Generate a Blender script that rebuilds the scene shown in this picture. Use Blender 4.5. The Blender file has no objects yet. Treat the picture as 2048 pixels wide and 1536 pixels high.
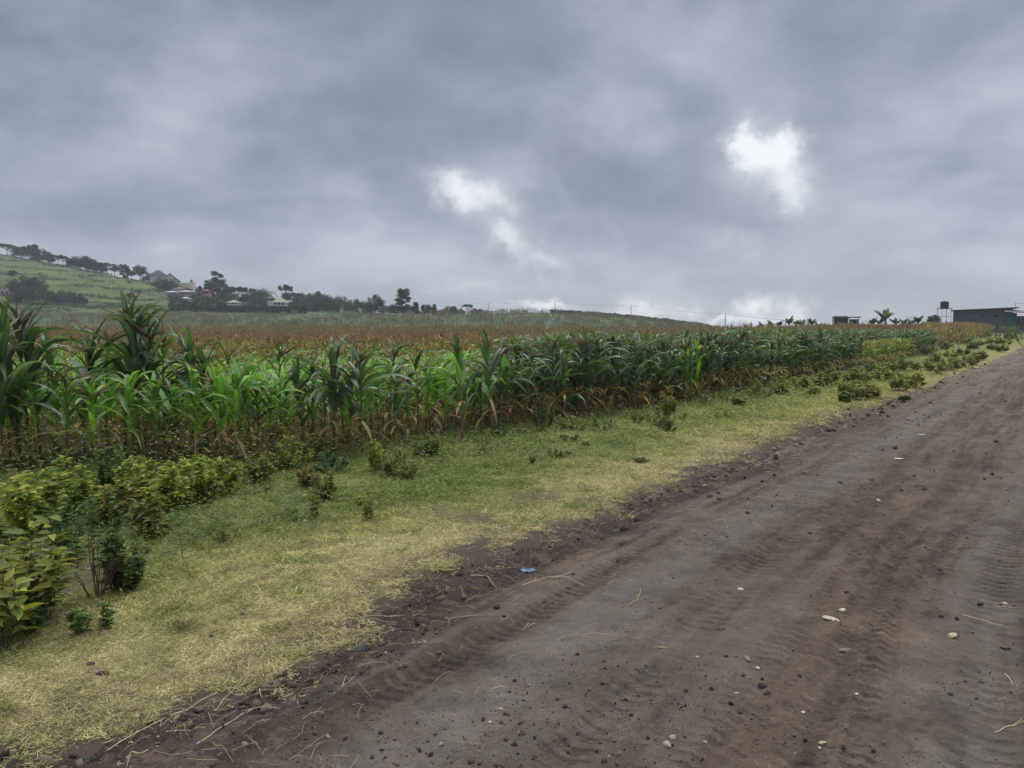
import bpy, math, random
import numpy as np
from mathutils import Vector, Matrix

random.seed(7)
rng = np.random.default_rng(7)
R = math.radians
scene = bpy.context.scene
C = scene.collection

# ------------------------------------------------------------ camera
F = 1540.0                      # focal length in pixels of a 2048 px wide frame
V0 = 660.0                      # eye level row
CAMH = 1.6
HAZE = 0.0003
PITCH = math.atan((768 - V0) / F)
cam_d = bpy.data.cameras.new('camera')
cam_d.sensor_width = 36.0
cam_d.lens = 36.0 * F / 2048
cam_d.clip_start = 0.05
cam_d.clip_end = 6000
cam = bpy.data.objects.new('camera', cam_d)
cam.location = (0, 0, CAMH)
cam.rotation_euler = (R(90) - PITCH, 0, 0)
C.objects.link(cam)
scene.camera = cam

# ------------------------------------------------------------ view / exposure
scene.view_settings.view_transform = 'Standard'
scene.view_settings.look = 'None'
scene.view_settings.gamma = 1
scene.view_settings.exposure = 0.0
scene.render.resolution_x = 1024
scene.render.resolution_y = 768

def ray(u, v):
    a, b = (u - 1024) / F, -(v - 768) / F
    cp, sp = math.cos(PITCH), math.sin(PITCH)
    d = np.array([a, cp + b * sp, -sp + b * cp])
    return d

# ------------------------------------------------------------ world
SUN_EL, SUN_AZ = R(52), R(28)       # azimuth clockwise from +Y
world = bpy.data.worlds.new('World')
scene.world = world
world.use_nodes = True
nt = world.node_tree
nt.nodes.clear()

class NB:
    """small node helper"""
    def __init__(self, tree): self.t = tree
    def n(self, typ, **kw):
        nd = self.t.nodes.new(typ)
        for k, v in kw.items(): setattr(nd, k, v)
        return nd
    def put(self, sock, val):
        if isinstance(val, bpy.types.NodeSocket): self.t.links.new(val, sock)
        elif val is not None: sock.default_value = val
    def m(self, op, a, b=None, c=None, clamp=False):
        nd = self.n('ShaderNodeMath', operation=op, use_clamp=clamp)
        self.put(nd.inputs[0], a); self.put(nd.inputs[1], b)
        if c is not None: self.put(nd.inputs[2], c)
        return nd.outputs[0]
    def vm(self, op, a, b=None, scale=None):
        nd = self.n('ShaderNodeVectorMath', operation=op)
        self.put(nd.inputs[0], a)
        if b is not None: self.put(nd.inputs[1], b)
        if scale is not None: self.put(nd.inputs['Scale'], scale)
        return nd.outputs['Value'] if op in ('DOT_PRODUCT', 'LENGTH', 'DISTANCE') else nd.outputs[0]
    def noise(self, vec, scale, detail=4, rough=.5, dist=0, color=False):
        nd = self.n('ShaderNodeTexNoise')
        if vec is not None: self.put(nd.inputs['Vector'], vec)
        nd.inputs['Scale'].default_value = scale
        nd.inputs['Detail'].default_value = detail
        nd.inputs['Roughness'].default_value = rough
        nd.inputs['Distortion'].default_value = dist
        return nd.outputs['Color' if color else 'Fac']
    def mix(self, fac, a, b, blend='MIX'):
        nd = self.n('ShaderNodeMix', data_type='RGBA', blend_type=blend)
        self.put(nd.inputs[0], fac)
        self.put(nd.inputs[6], a if isinstance(a, bpy.types.NodeSocket) else (*a, 1))
        self.put(nd.inputs[7], b if isinstance(b, bpy.types.NodeSocket) else (*b, 1))
        return nd.outputs[2]
    def ramp(self, fac, stops):
        nd = self.n('ShaderNodeValToRGB')
        self.put(nd.inputs[0], fac)
        el = nd.color_ramp.elements
        while len(el) < len(stops): el.new(0.5)
        for e, (p, c) in zip(el, stops):
            e.position = p
            e.color = (*c, 1) if len(c) == 3 else c
        return nd.outputs[0]
    def smooth(self, x, a, b):
        nd = self.n('ShaderNodeMapRange', interpolation_type='SMOOTHSTEP')
        self.put(nd.inputs[0], x)
        nd.inputs[1].default_value = a; nd.inputs[2].default_value = b
        return nd.outputs[0]

w = NB(nt)
tc = w.n('ShaderNodeTexCoord')
D = w.vm('NORMALIZE', tc.outputs['Generated'])
sep = w.n('ShaderNodeSeparateXYZ'); nt.links.new(D, sep.inputs[0])
dx, dy, dz = sep.outputs
zc = w.m('MAXIMUM', dz, 0.0)
inv = w.m('DIVIDE', 1.0, w.m('ADD', zc, 0.30))
cmb = w.n('ShaderNodeCombineXYZ')
w.put(cmb.inputs[0], w.m('MULTIPLY', dx, inv)); w.put(cmb.inputs[1], w.m('MULTIPLY', dy, inv)); cmb.inputs[2].default_value = 2.3
P = cmb.outputs[0]
n1 = w.noise(P, 1.7, 5, .50, .15)
n2 = w.noise(P, 4.2, 6, .52, .12)
n3 = w.noise(w.vm('MULTIPLY', D, (1, 1, 1.7)), 4.2, 7, .56, .1)
comb = w.m('ADD', w.m('MULTIPLY', n1, .50), w.m('ADD', w.m('MULTIPLY', n2, .27), w.m('MULTIPLY', n3, .23)))
cloud = w.ramp(comb, [(0.39, (.195, .232, .305)), (0.47, (.285, .328, .412)), (0.53, (.395, .440, .525)), (0.60, (.520, .560, .635))])
# paler towards the horizon
hz = w.smooth(dz, 0.20, 0.0)
cloud = w.mix(w.m('MULTIPLY', hz, .55), cloud, (.475, .525, .605))
# the unseen zenith is brighter, as under any overcast
zen = w.smooth(dz, 0.42, 0.95)
cloud = w.mix(zen, cloud, (2.75, 2.75, 2.75))
# breaks in the cloud, at fixed directions of the sky
warp = w.vm('SCALE', w.vm('SUBTRACT', w.noise(D, 11, 6, .6, 0, True), (.5, .5, .5)), scale=.06)
warp2 = w.vm('SCALE', w.vm('SUBTRACT', w.noise(D, 30, 5, .6, 0, True), (.5, .5, .5)), scale=.05)
Dw = w.vm('ADD', D, w.vm('ADD', warp, warp2))
def dirof(u, v):
    d = ray(u, v); return d / np.linalg.norm(d)
brk = None
breaks = [(1500, 290, 44, 20, -12, .75, 1.), (1540, 305, 54, 40, -35, 1.05, 1.), (1530, 330, 120, 90, 0, .25, 1.), (960, 400, 110, 60, -25, .25, 1.), (1570, 290, 30, 26, 0, .55, 1.), (1590, 380, 34, 50, 0, .42, .9), (930, 380, 68, 30, -22, .80, 1.), (1058, 508, 74, 19, -28, .55, .7), (1010, 470, 30, 18, 0, .4, .8),
          (920, 570, 80, 15, 0, .42, .7), (1090, 612, 70, 12, 0, .80, .8), (1290, 620, 45, 20, 10, .85, .8), (1370, 610, 26, 22, 0, .7, .8),
          (1500, 612, 40, 22, 0, .95, .8), (1600, 620, 32, 26, 0, .85, .8), (1380, 645, 220, 10, 0, .75, .8), (940, 370, 140, 70, -25, .20, .8), (1530, 330, 150, 110, 0, .20, .8), (1300, 560, 350, 60, 0, .14, .8), (700, 440, 120, 60, -20, .12, 1.),
          (1790, 320, 160, 100, 20, .13, 1.), (470, 380, 150, 90, 0, .12, 1.), (1200, 200, 150, 60, 30, .14, 1.), (1700, 480, 150, 60, 0, .16, 1.), (150, 60, 200, 90, 0, .12, 1.)]
darks = [(1420, 300, 60, 50, -40, .6), (1420, 395, 120, 40, -25, .55), (1180, 330, 110, 70, -40, .55), (760, 330, 120, 60, -20, .35), (1660, 360, 60, 120, 0, .3), (1000, 60, 260, 70, 0, .35), (1130, 330, 130, 60, -35, .40), (560, 160, 230, 90, -10, .30), (1340, 400, 200, 45, -12, .45), (1500, 460, 140, 45, 0, .35), (870, 230, 160, 60, 0, .25), (1800, 130, 170, 70, 0, .25), (300, 330, 230, 60, 0, .25)]
def blob(u, v, ru, rv, rot, soft, vec):
    c = dirof(u, v)
    f = Vector(c); rt = f.cross(Vector((0, 0, 1))).normalized(); up = rt.cross(f)
    a = R(rot)
    e1 = rt * math.cos(a) + up * math.sin(a); e2 = up * math.cos(a) - rt * math.sin(a)
    p = w.m('DIVIDE', w.vm('DOT_PRODUCT', vec, tuple(e1)), ru / F)
    q = w.m('DIVIDE', w.vm('DOT_PRODUCT', vec, tuple(e2)), rv / F)
    off1 = float(Vector(c).dot(e1)) / (ru / F); off2 = float(Vector(c).dot(e2)) / (rv / F)
    p = w.m('SUBTRACT', p, off1); q = w.m('SUBTRACT', q, off2)
    rr = w.m('ADD', w.m('MULTIPLY', p, p), w.m('MULTIPLY', q, q))
    front = w.m('GREATER_THAN', w.vm('DOT_PRODUCT', vec, tuple(c)), .3)
    return w.m('MULTIPLY', w.m('EXPONENT', w.m('MULTIPLY', rr, -soft)), front)
dk = None
for (u, v, ru, rv, rot, s) in darks:
    b = w.m('MULTIPLY', blob(u, v, ru, rv, rot, 1.0, Dw), s)
    dk = b if dk is None else w.m('ADD', dk, b)
cloud = w.mix(w.m('MINIMUM', dk, .8), cloud, (.185, .220, .295))
for (u, v, ru, rv, rot, s, soft) in breaks:
    b = w.m('MULTIPLY', blob(u, v, ru, rv, rot, soft, Dw), s)
    brk = b if brk is None else w.m('ADD', brk, b)
brk = w.m('MULTIPLY', brk, w.m('ADD', .30, w.m('MULTIPLY', w.noise(D, 17, 7, .62, .2), 1.4)))
soft_ = w.m('MULTIPLY', w.smooth(brk, 0.0, 1.0), .95)
hard_ = w.m('MULTIPLY', w.smooth(brk, .45, 1.5), 1.0)
cloud = w.mix(soft_, cloud, (.66, .70, .76))
cloud = w.mix(hard_, cloud, (.98, .99, 1.0))
sky = w.n('ShaderNodeTexSky', sky_type='NISHITA')
sky.sun_disc = False
sky.sun_elevation = SUN_EL
sky.sun_rotation = SUN_AZ
skyc = w.vm('SCALE', sky.outputs[0], scale=.10)
final = w.mix(.92, skyc, cloud)
bg = w.n('ShaderNodeBackground')
nt.links.new(final, bg.inputs[0])
bg.inputs[1].default_value = 1.0
wo = w.n('ShaderNodeOutputWorld')
nt.links.new(bg.outputs[0], wo.inputs[0])

sd = bpy.data.lights.new('sun', 'SUN')
sd.energy = 1.5
sd.angle = R(14)
sd.color = (1, .95, .87)
sun = bpy.data.objects.new('sun', sd)
sv = Vector((math.sin(SUN_AZ) * math.cos(SUN_EL), math.cos(SUN_AZ) * math.cos(SUN_EL), math.sin(SUN_EL)))
sun.rotation_euler = (-sv).to_track_quat('-Z', 'Y').to_euler()
sun.location = (0, 0, 60)
C.objects.link(sun)

# ------------------------------------------------------------ numpy noise
_perm = np.random.default_rng(3).random((256, 256))
def vnoise(x, y):
    xi, yi = np.floor(x).astype(np.int64), np.floor(y).astype(np.int64)
    fx, fy = x - xi, y - yi
    fx = fx * fx * (3 - 2 * fx); fy = fy * fy * (3 - 2 * fy)
    g = lambda a, b: _perm[a & 255, b & 255]
    return (g(xi, yi) * (1 - fx) + g(xi + 1, yi) * fx) * (1 - fy) + (g(xi, yi + 1) * (1 - fx) + g(xi + 1, yi + 1) * fx) * fy
def fbm(x, y, sc, octv=4, gain=.5, off=0.0):
    x, y = np.asarray(x, float) / sc + off * 17.3 + 500, np.asarray(y, float) / sc + off * 9.1 + 500
    s = 0; a = 1; t = 0
    for i in range(octv):
        s = s + a * vnoise(x, y); t += a
        x, y = x * 2.03 + 11.7, y * 2.03 + 5.3; a *= gain
    return s / t
def sst(a, b, x):
    t = np.clip((np.asarray(x, float) - a) / (b - a), 0, 1); return t * t * (3 - 2 * t)
def lerp3(a, b, f):
    a, b = np.asarray(a, float), np.asarray(b, float); f = np.asarray(f)[..., None]; return a * (1 - f) + b * f

# ------------------------------------------------------------ terrain height
def zv(v, d): return CAMH + (V0 - v) / F * d
_us = np.array([-900, 0, 150, 300, 450, 600, 700, 900, 1080, 1260, 1380, 1450, 1600, 2048, 2800], float)
_ds = np.array([0, 20, 35, 50, 80, 110, 150, 220, 300, 340, 385, 440, 520, 900, 1500], float)
def _col(ridge, mid):
    b = [0, -.08, -.35, -.7, -.8, -.5, .2, 3.6, 7.5]
    r = ridge
    if mid: # crest at 300
        b = [0, -.08, -.3, -.6, -.7, -.4, .3, r * .52, r, r - .3, r - 1.5, r - 3, r - 5, r - 14, r - 20]
        return b
    return b + [7.5 + (r - 7.5) * .24, 7.5 + (r - 7.5) * .58, r, r + 1.5, r - 10, r - 40]
_rows = [_col(60, 0), _col(zv(505, 440), 0), _col(zv(533, 440), 0), _col(zv(563, 440), 0), _col(zv(592, 440), 0), _col(zv(606, 440), 0), _col(zv(618, 440), 0),
         _col(zv(629, 300), 1), _col(zv(623.5, 300), 1), _col(zv(636, 300), 1), _col(zv(650, 300), 1)]
_rows += [[0, 0, 0, 0, 0, .1, .5, .9, 1.2, 1, .5, -1, -3, -12, -20],
          [0, 0, 0, 0, .2, .5, 1.0, 1.0, .8, .5, 0, -1, -3, -12, -20],
          [0, 0, 0, 0, .3, .6, 1.2, 1.2, 1, .5, 0, -1, -3, -12, -20],
          [0, 0, 0, 0, .3, .6, 1.2, 1.2, 1, .5, 0, -1, -3, -12, -20]]
_T = np.array(_rows)
_NU, _ND = 240, 300
_ug = np.linspace(-900, 2800, _NU); _dg = 1500 * np.linspace(0, 1, _ND) ** 2.0
_G = np.array([[0.0] * _ND for _ in range(_NU)])
_tmp = np.array([np.interp(_dg, _ds, r) for r in _T])
for j in range(_ND): _G[:, j] = np.interp(_ug, _us, _tmp[:, j])
for _ in range(6):
    p = np.pad(_G, 1, mode='edge')
    _G = (p[:-2, 1:-1] + p[2:, 1:-1] + p[1:-1, :-2] + p[1:-1, 2:] + 2 * p[1:-1, 1:-1]) / 6
def H(x, y):
    x, y = np.asarray(x, float), np.asarray(y, float)
    yy = np.maximum(y, 1.0)
    u = np.clip(1024 + F * x / yy, -900, 2799)
    d = np.clip(y, 0, 1499)
    fu = (u + 900) / 3700 * (_NU - 1); fd = np.sqrt(d / 1500) * (_ND - 1)
    iu = np.clip(fu.astype(int), 0, _NU - 2); idd = np.clip(fd.astype(int), 0, _ND - 2)
    a, b = fu - iu, fd - idd
    z = (_G[iu, idd] * (1 - a) + _G[iu + 1, idd] * a) * (1 - b) + (_G[iu, idd + 1] * (1 - a) + _G[iu + 1, idd + 1] * a) * b
    return z * sst(8, 22, y)

def ground_at(u, v, dmax=900):
    """point where the sight line of a pixel meets the terrain, or its closest pass"""
    d = ray(u, v)
    ts = np.geomspace(1.5, dmax, 1500)
    x, y, z = d[0] * ts, d[1] * ts, CAMH + d[2] * ts
    g = z - H(x, y)
    hit = np.nonzero(g < 0)[0]
    k = hit[0] if len(hit) else 200 + int(np.argmin(g[200:] / ts[200:]))
    return Vector((x[k], y[k], float(H(x[k], y[k]))))
def at_depth(u, dd):
    x = (u - 1024) / F * dd
    return Vector((x, dd, float(H(x, dd))))

# road axis: t across (0 = grass border, positive on the dirt), s along
RD = np.array([.72, 1.0]) / 1.2322
def road_st(x, y):
    x, y = np.asarray(x, float), np.asarray(y, float)
    s = x * RD[0] + y * RD[1]
    t = (x - .72 * y + 4.0) / 1.2322
    return s, t
def border(x, y):
    s, t = road_st(x, y)
    n = (fbm(x, y, 1.3, 4, .6, 1) - .5) * .62 + (fbm(x, y, .22, 3, .6, 2) - .5) * .34 + (fbm(x, y, .06, 2, .6, 3) - .5) * .10
    return t + n + .05 - .25 * np.exp(-((s - 2.2) / 1.0) ** 2)
_ex = [-40, -14, -5.6, -3.8, -2.2, .7, 6.3, 30, 34]
_ey = [6.0, 7.2, 8.4, 9.2, 10.2, 13.4, 20.5, 55, 61]
def edge_y(x): return np.interp(x, _ex, _ey)

# ------------------------------------------------------------ mesh builder
class MB:
    def __init__(self): self.V = []; self.Fc = []; self.Cc = []; self.M = []; self.n = 0
    def add(self, v, f, col=(.5, .5, .5), mat=0):
        v = np.asarray(v, float); 
        if not isinstance(f, list): f = [f]
        for a in f:
            a = np.asarray(a, np.int64)
            self.Fc.append(a + self.n); self.M.append(np.full(len(a), mat))
        col = np.asarray(col, float)
        if col.ndim == 1: col = np.tile(col, (len(v), 1))
        self.V.append(v); self.Cc.append(col); self.n += len(v)
    def batch(self, tv, tf, rot, off, scl, col, mat=0):
        """template verts tv placed N times; rot Nx3x3 (columns are axes), col Nx3 or Nxkx3"""
        tv = np.asarray(tv, float); tf = np.asarray(tf, np.int64)
        N, k = len(off), len(tv)
        scl = np.asarray(scl, float)
        if scl.ndim == 1: scl = scl[:, None]
        loc = tv[None] * (scl[:, None, :] if scl.shape[1] == 3 else scl[:, :, None])
        v = np.einsum('nij,nkj->nki', rot, loc) + np.asarray(off)[:, None]
        f = (tf[None] + (np.arange(N) * k)[:, None, None]).reshape(-1, tf.shape[1])
        col = np.asarray(col, float)
        if col.ndim == 2: col = np.repeat(col[:, None], k, 1)
        self.add(v.reshape(-1, 3), f, col.reshape(-1, 3), mat)
    def tube(self, pts, rad, sides=6, col=(.3, .2, .1), mat=0, cap=True):
        pts = np.asarray(pts, float); n = len(pts)
        rad = np.broadcast_to(np.asarray(rad, float), (n,))
        tan = np.gradient(pts, axis=0); tan /= np.linalg.norm(tan, axis=1)[:, None] + 1e-9
        ref = np.array([0, 0, 1.]) if abs(tan[:, 2]).mean() < .8 else np.array([1., 0, 0])
        a = np.cross(tan, ref); a /= np.linalg.norm(a, axis=1)[:, None] + 1e-9
        b = np.cross(tan, a)
        th = np.linspace(0, 2 * np.pi, sides, endpoint=False)
        v = pts[:, None] + rad[:, None, None] * (np.cos(th)[None, :, None] * a[:, None] + np.sin(th)[None, :, None] * b[:, None])
        i, j = np.meshgrid(np.arange(n - 1), np.arange(sides), indexing='ij')
        j2 = (j + 1) % sides
        f = np.stack([i * sides + j, i * sides + j2, (i + 1) * sides + j2, (i + 1) * sides + j], -1).reshape(-1, 4)
        fs = [f]
        if cap: fs.append(np.array([[(n - 1) * sides + k for k in range(sides)]]))
        col = np.asarray(col, float)
        if col.ndim == 2: col = np.repeat(col, sides, 0)
        self.add(v.reshape(-1, 3), fs, col, mat)
    def box(self, x0, x1, y0, y1, z0, z1, col=(.5, .5, .5), mat=0):
        v = [(x, y, z) for z in (z0, z1) for y in (y0, y1) for x in (x0, x1)]
        self.add(v, np.array([[0, 2, 3, 1], [4, 5, 7, 6], [0, 1, 5, 4], [2, 6, 7, 3], [0, 4, 6, 2], [1, 3, 7, 5]]), col, mat)
    def mesh(self, name, mats, smooth=True):
        me = bpy.data.meshes.new(name)
        V = np.concatenate(self.V); Cc = np.concatenate(self.Cc)
        me.vertices.add(len(V)); me.vertices.foreach_set('co', V.astype(np.float32).ravel())
        tot = np.concatenate([np.full(len(a), a.shape[1]) for a in self.Fc])
        loops = np.concatenate([a.ravel() for a in self.Fc])
        me.loops.add(len(loops)); me.loops.foreach_set('vertex_index', loops.astype(np.int32))
        me.polygons.add(len(tot))
        me.polygons.foreach_set('loop_start', np.concatenate([[0], np.cumsum(tot)[:-1]]).astype(np.int32))
        me.polygons.foreach_set('loop_total', tot.astype(np.int32))
        me.polygons.foreach_set('material_index', np.concatenate(self.M).astype(np.int32))
        me.polygons.foreach_set('use_smooth', np.full(len(tot), smooth))
        at = me.color_attributes.new('Col', 'FLOAT_COLOR', 'POINT')
        at.data.foreach_set('color', np.concatenate([Cc, np.ones((len(Cc), 1))], 1).astype(np.float32).ravel())
        for m in (mats if isinstance(mats, (list, tuple)) else [mats]): me.materials.append(m)
        me.update(calc_edges=True)
        me.validate()
        return me
    def build(self, name, mats, parent=None, smooth=True):
        return link(name, self.mesh(name, mats, smooth), parent)

def link(name, me, parent=None, loc=None, rz=None, scl=None):
    o = bpy.data.objects.new(name, me); C.objects.link(o)
    if parent: o.parent = parent
    if loc is not None: o.location = loc
    if rz is not None: o.rotation_euler = (0, 0, rz)
    if scl is not None: o.scale = (scl,) * 3 if np.isscalar(scl) else scl
    return o
def thing(name, label, cat, loc=(0, 0, 0), rz=0, group=None, scl=None):
    o = link(name, None, None, loc, rz, scl); o.empty_display_size = .2
    return tag(o, label, cat, group)
def tag(o, label, cat, group=None, kind=None):
    o['label'] = label; o['category'] = cat
    if group: o['group'] = group
    if kind: o['kind'] = kind
    return o

def frames(dirs, nrm):
    """rotation matrices with local Y along dirs and local Z close to nrm"""
    y = dirs / (np.linalg.norm(dirs, axis=1)[:, None] + 1e-9)
    x = np.cross(y, nrm); x /= np.linalg.norm(x, axis=1)[:, None] + 1e-9
    z = np.cross(x, y)
    return np.stack([x, y, z], -1)
def rdir(n, zlo=-1, zhi=1, r=rng):
    a = r.random(n) * 2 * np.pi; z = r.uniform(zlo, zhi, n); q = np.sqrt(np.clip(1 - z * z, 0, 1))
    return np.stack([q * np.cos(a), q * np.sin(a), z], 1)
def vary(col, n, amt=.15, r=rng):
    c = np.tile(np.asarray(col, float), (n, 1)) * (1 + (r.random((n, 1)) - .5) * 2 * amt)
    return np.clip(c * (1 + (r.random((n, 3)) - .5) * amt * .6), 0, 1)

# ------------------------------------------------------------ materials
def mat_leaf(name, rough=.5, transl=.32, spec=.35, nscale=30, namt=.25, tint=(1.25, 1.35, .7)):
    m = bpy.data.materials.new(name); m.use_nodes = True
    t = m.node_tree; t.nodes.clear(); b = NB(t)
    at = b.n('ShaderNodeAttribute', attribute_name='Col')
    oi = b.n('ShaderNodeObjectInfo')
    tcn = b.n('ShaderNodeTexCoord')
    nz = b.noise(tcn.outputs['Object'], nscale, 3, .6)
    f = b.m('ADD', 1 - namt / 2, b.m('MULTIPLY', nz, namt))
    f = b.m('MULTIPLY', f, b.m('ADD', .84, b.m('MULTIPLY', oi.outputs['Random'], .32)))
    col = b.vm('SCALE', at.outputs['Color'], scale=f)
    p = b.n('ShaderNodeBsdfPrincipled')
    t.links.new(col, p.inputs['Base Color'])
    p.inputs['Roughness'].default_value = rough
    p.inputs['Specular IOR Level'].default_value = spec
    out = b.n('ShaderNodeOutputMaterial')
    if transl > 0:
        tr = b.n('ShaderNodeBsdfTranslucent')
        t.links.new(b.vm('MULTIPLY', col, tint), tr.inputs[0])
        mx = b.n('ShaderNodeMixShader'); mx.inputs[0].default_value = transl
        t.links.new(p.outputs[0], mx.inputs[1]); t.links.new(tr.outputs[0], mx.inputs[2])
        t.links.new(mx.outputs[0], out.inputs[0])
    else:
        t.links.new(p.outputs[0], out.inputs[0])
    return m
M_maize = mat_leaf('maize_leaf', .45, .36, .42, 14, .35)
M_stalk = mat_leaf('plant_stem', .6, 0, .3, 20)
M_tassel = mat_leaf('maize_tassel', .8, 0, .2, 20)
M_weed = mat_leaf('weed_leaf', .55, .35, .3, 25)
M_grass = mat_leaf('grass_blade', .75, .3, .15, 6, .4, (1.05, 1.05, .95))
M_straw = mat_leaf('dry_straw', .7, 0, .2, 20)
M_tree = mat_leaf('tree_leaf', .8, .12, .1, .5, .5)
M_bark = mat_leaf('tree_bark', .9, 0, .1, 3, .5)

def mat_soil(name, scales, bumpd, rough=.95, namt=.45, spec=.15):
    m = bpy.data.materials.new(name); m.use_nodes = True
    t = m.node_tree; b = NB(t); p = t.nodes['Principled BSDF']
    at = b.n('ShaderNodeAttribute', attribute_name='Col')
    g = b.n('ShaderNodeNewGeometry')
    pos = g.outputs['Position']
    a1 = b.noise(pos, scales[0], 5, .65); a2 = b.noise(pos, scales[1], 6, .75); a3 = b.noise(pos, scales[2], 3, .7)
    f = b.m('ADD', 1 - namt * .9, b.m('ADD', b.m('MULTIPLY', a1, namt * .5), b.m('ADD', b.m('MULTIPLY', a2, namt * .7), b.m('MULTIPLY', a3, namt * .6))))
    col = b.vm('SCALE', at.outputs['Color'], scale=f)
    # crumbs of paler and darker grit
    vo = b.n('ShaderNodeTexVoronoi'); vo.inputs['Scale'].default_value = scales[2] * .8
    t.links.new(pos, vo.inputs['Vector'])
    grit = b.m('MULTIPLY', b.m('LESS_THAN', vo.outputs['Distance'], .22), b.m('GREATER_THAN', b.noise(pos, scales[2] * .5, 2), .56))
    col = b.mix(b.m('MULTIPLY', grit, .35), col, (.23, .19, .155))
    t.links.new(col, p.inputs['Base Color'])
    p.inputs['Roughness'].default_value = rough
    p.inputs['Specular IOR Level'].default_value = spec
    bp = b.n('ShaderNodeBump'); bp.inputs['Distance'].default_value = bumpd; bp.inputs['Strength'].default_value = .8
    hgt = b.m('ADD', b.m('MULTIPLY', a2, 1.0), b.m('MULTIPLY', a3, .7))
    t.links.new(hgt, bp.inputs['Height']); t.links.new(bp.outputs[0], p.inputs['Normal'])
    return m
M_road = mat_soil('packed_dirt', (2.2, 18, 85), .035, namt=.85)
M_ground = mat_soil('field_soil', (1.2, 7, 45), .02)
M_rock = mat_soil('stone_surface', (8, 30, 120), .004, .9)

def mat_plain(name, col, rough=.8, metal=0, nz=6, amt=.3, spec=.2):
    m = bpy.data.materials.new(name); m.use_nodes = True
    t = m.node_tree; b = NB(t); p = t.nodes['Principled BSDF']
    tcn = b.n('ShaderNodeTexCoord')
    n = b.noise(tcn.outputs['Object'], nz, 4, .6)
    c = b.vm('SCALE', (*col,), scale=b.m('ADD', 1 - amt / 2, b.m('MULTIPLY', n, amt)))
    t.links.new(c, p.inputs['Base Color'])
    p.inputs['Roughness'].default_value = rough; p.inputs['Metallic'].default_value = metal
    p.inputs['Specular IOR Level'].default_value = spec
    return m
def mat_sheet(name, col, freq=40, axis=0):
    """corrugated metal sheet"""
    m = mat_plain(name, col, .55, 0, .8, .4, .4)
    t = m.node_tree; b = NB(t); p = t.nodes['Principled BSDF']
    tcn = b.n('ShaderNodeTexCoord'); sp = b.n('ShaderNodeSeparateXYZ'); t.links.new(tcn.outputs['Object'], sp.inputs[0])
    h = b.m('SINE', b.m('MULTIPLY', sp.outputs[axis], freq))
    bp = b.n('ShaderNodeBump'); bp.inputs['Distance'].default_value = .03
    t.links.new(h, bp.inputs['Height']); t.links.new(bp.outputs[0], p.inputs['Normal'])
    return m

# ------------------------------------------------------------ ground
def polar(angles, radii):
    A, Rr = np.meshgrid(angles, radii, indexing='ij')
    x, y = (np.sin(A) * Rr), (np.cos(A) * Rr)
    n, m = A.shape
    i, j = np.meshgrid(np.arange(n - 1), np.arange(m - 1), indexing='ij')
    f = np.stack([i * m + j, i * m + j + 1, (i + 1) * m + j + 1, (i + 1) * m + j], -1).reshape(-1, 4)
    return x.ravel(), y.ravel(), f

STRAWC = np.array([.44, .380, .215]); GREENC = np.array([.135, .185, .048]); LIMEC = np.array([.310, .320, .105]); SOILC = np.array([.050, .038, .030])
def green_amount(x, y):
    """0 dry near the road .. 1 green near the weeds"""
    s, t = road_st(x, y)
    w_ = np.maximum(.8, (y - edge_y(x)) * -1 + 0)  # distance-ish to the maize edge
    q = sst(-.5, -2.1, t) * .78 + sst(2.2, .2, w_) * .3
    q = q + (fbm(x, y, 1.6, 4, .6, 5) - .5) * 1.5 + (fbm(x, y, .3, 3, .6, 6) - .5) * .9
    return np.clip(q, 0, 1)
def verge_color(x, y, n=None):
    g = green_amount(x, y)
    far = sst(8, 20, y)
    t_ = road_st(x, y)[1]
    c = lerp3(lerp3(STRAWC, LIMEC, np.clip(.12 + .55 * sst(-.3, -1.3, t_ + (fbm(x, y, .8, 3, .6, 4) - .5) * 1.2) + .5 * far, 0, 1)), GREENC, g * (1 - .55 * far))
    return c
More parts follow.
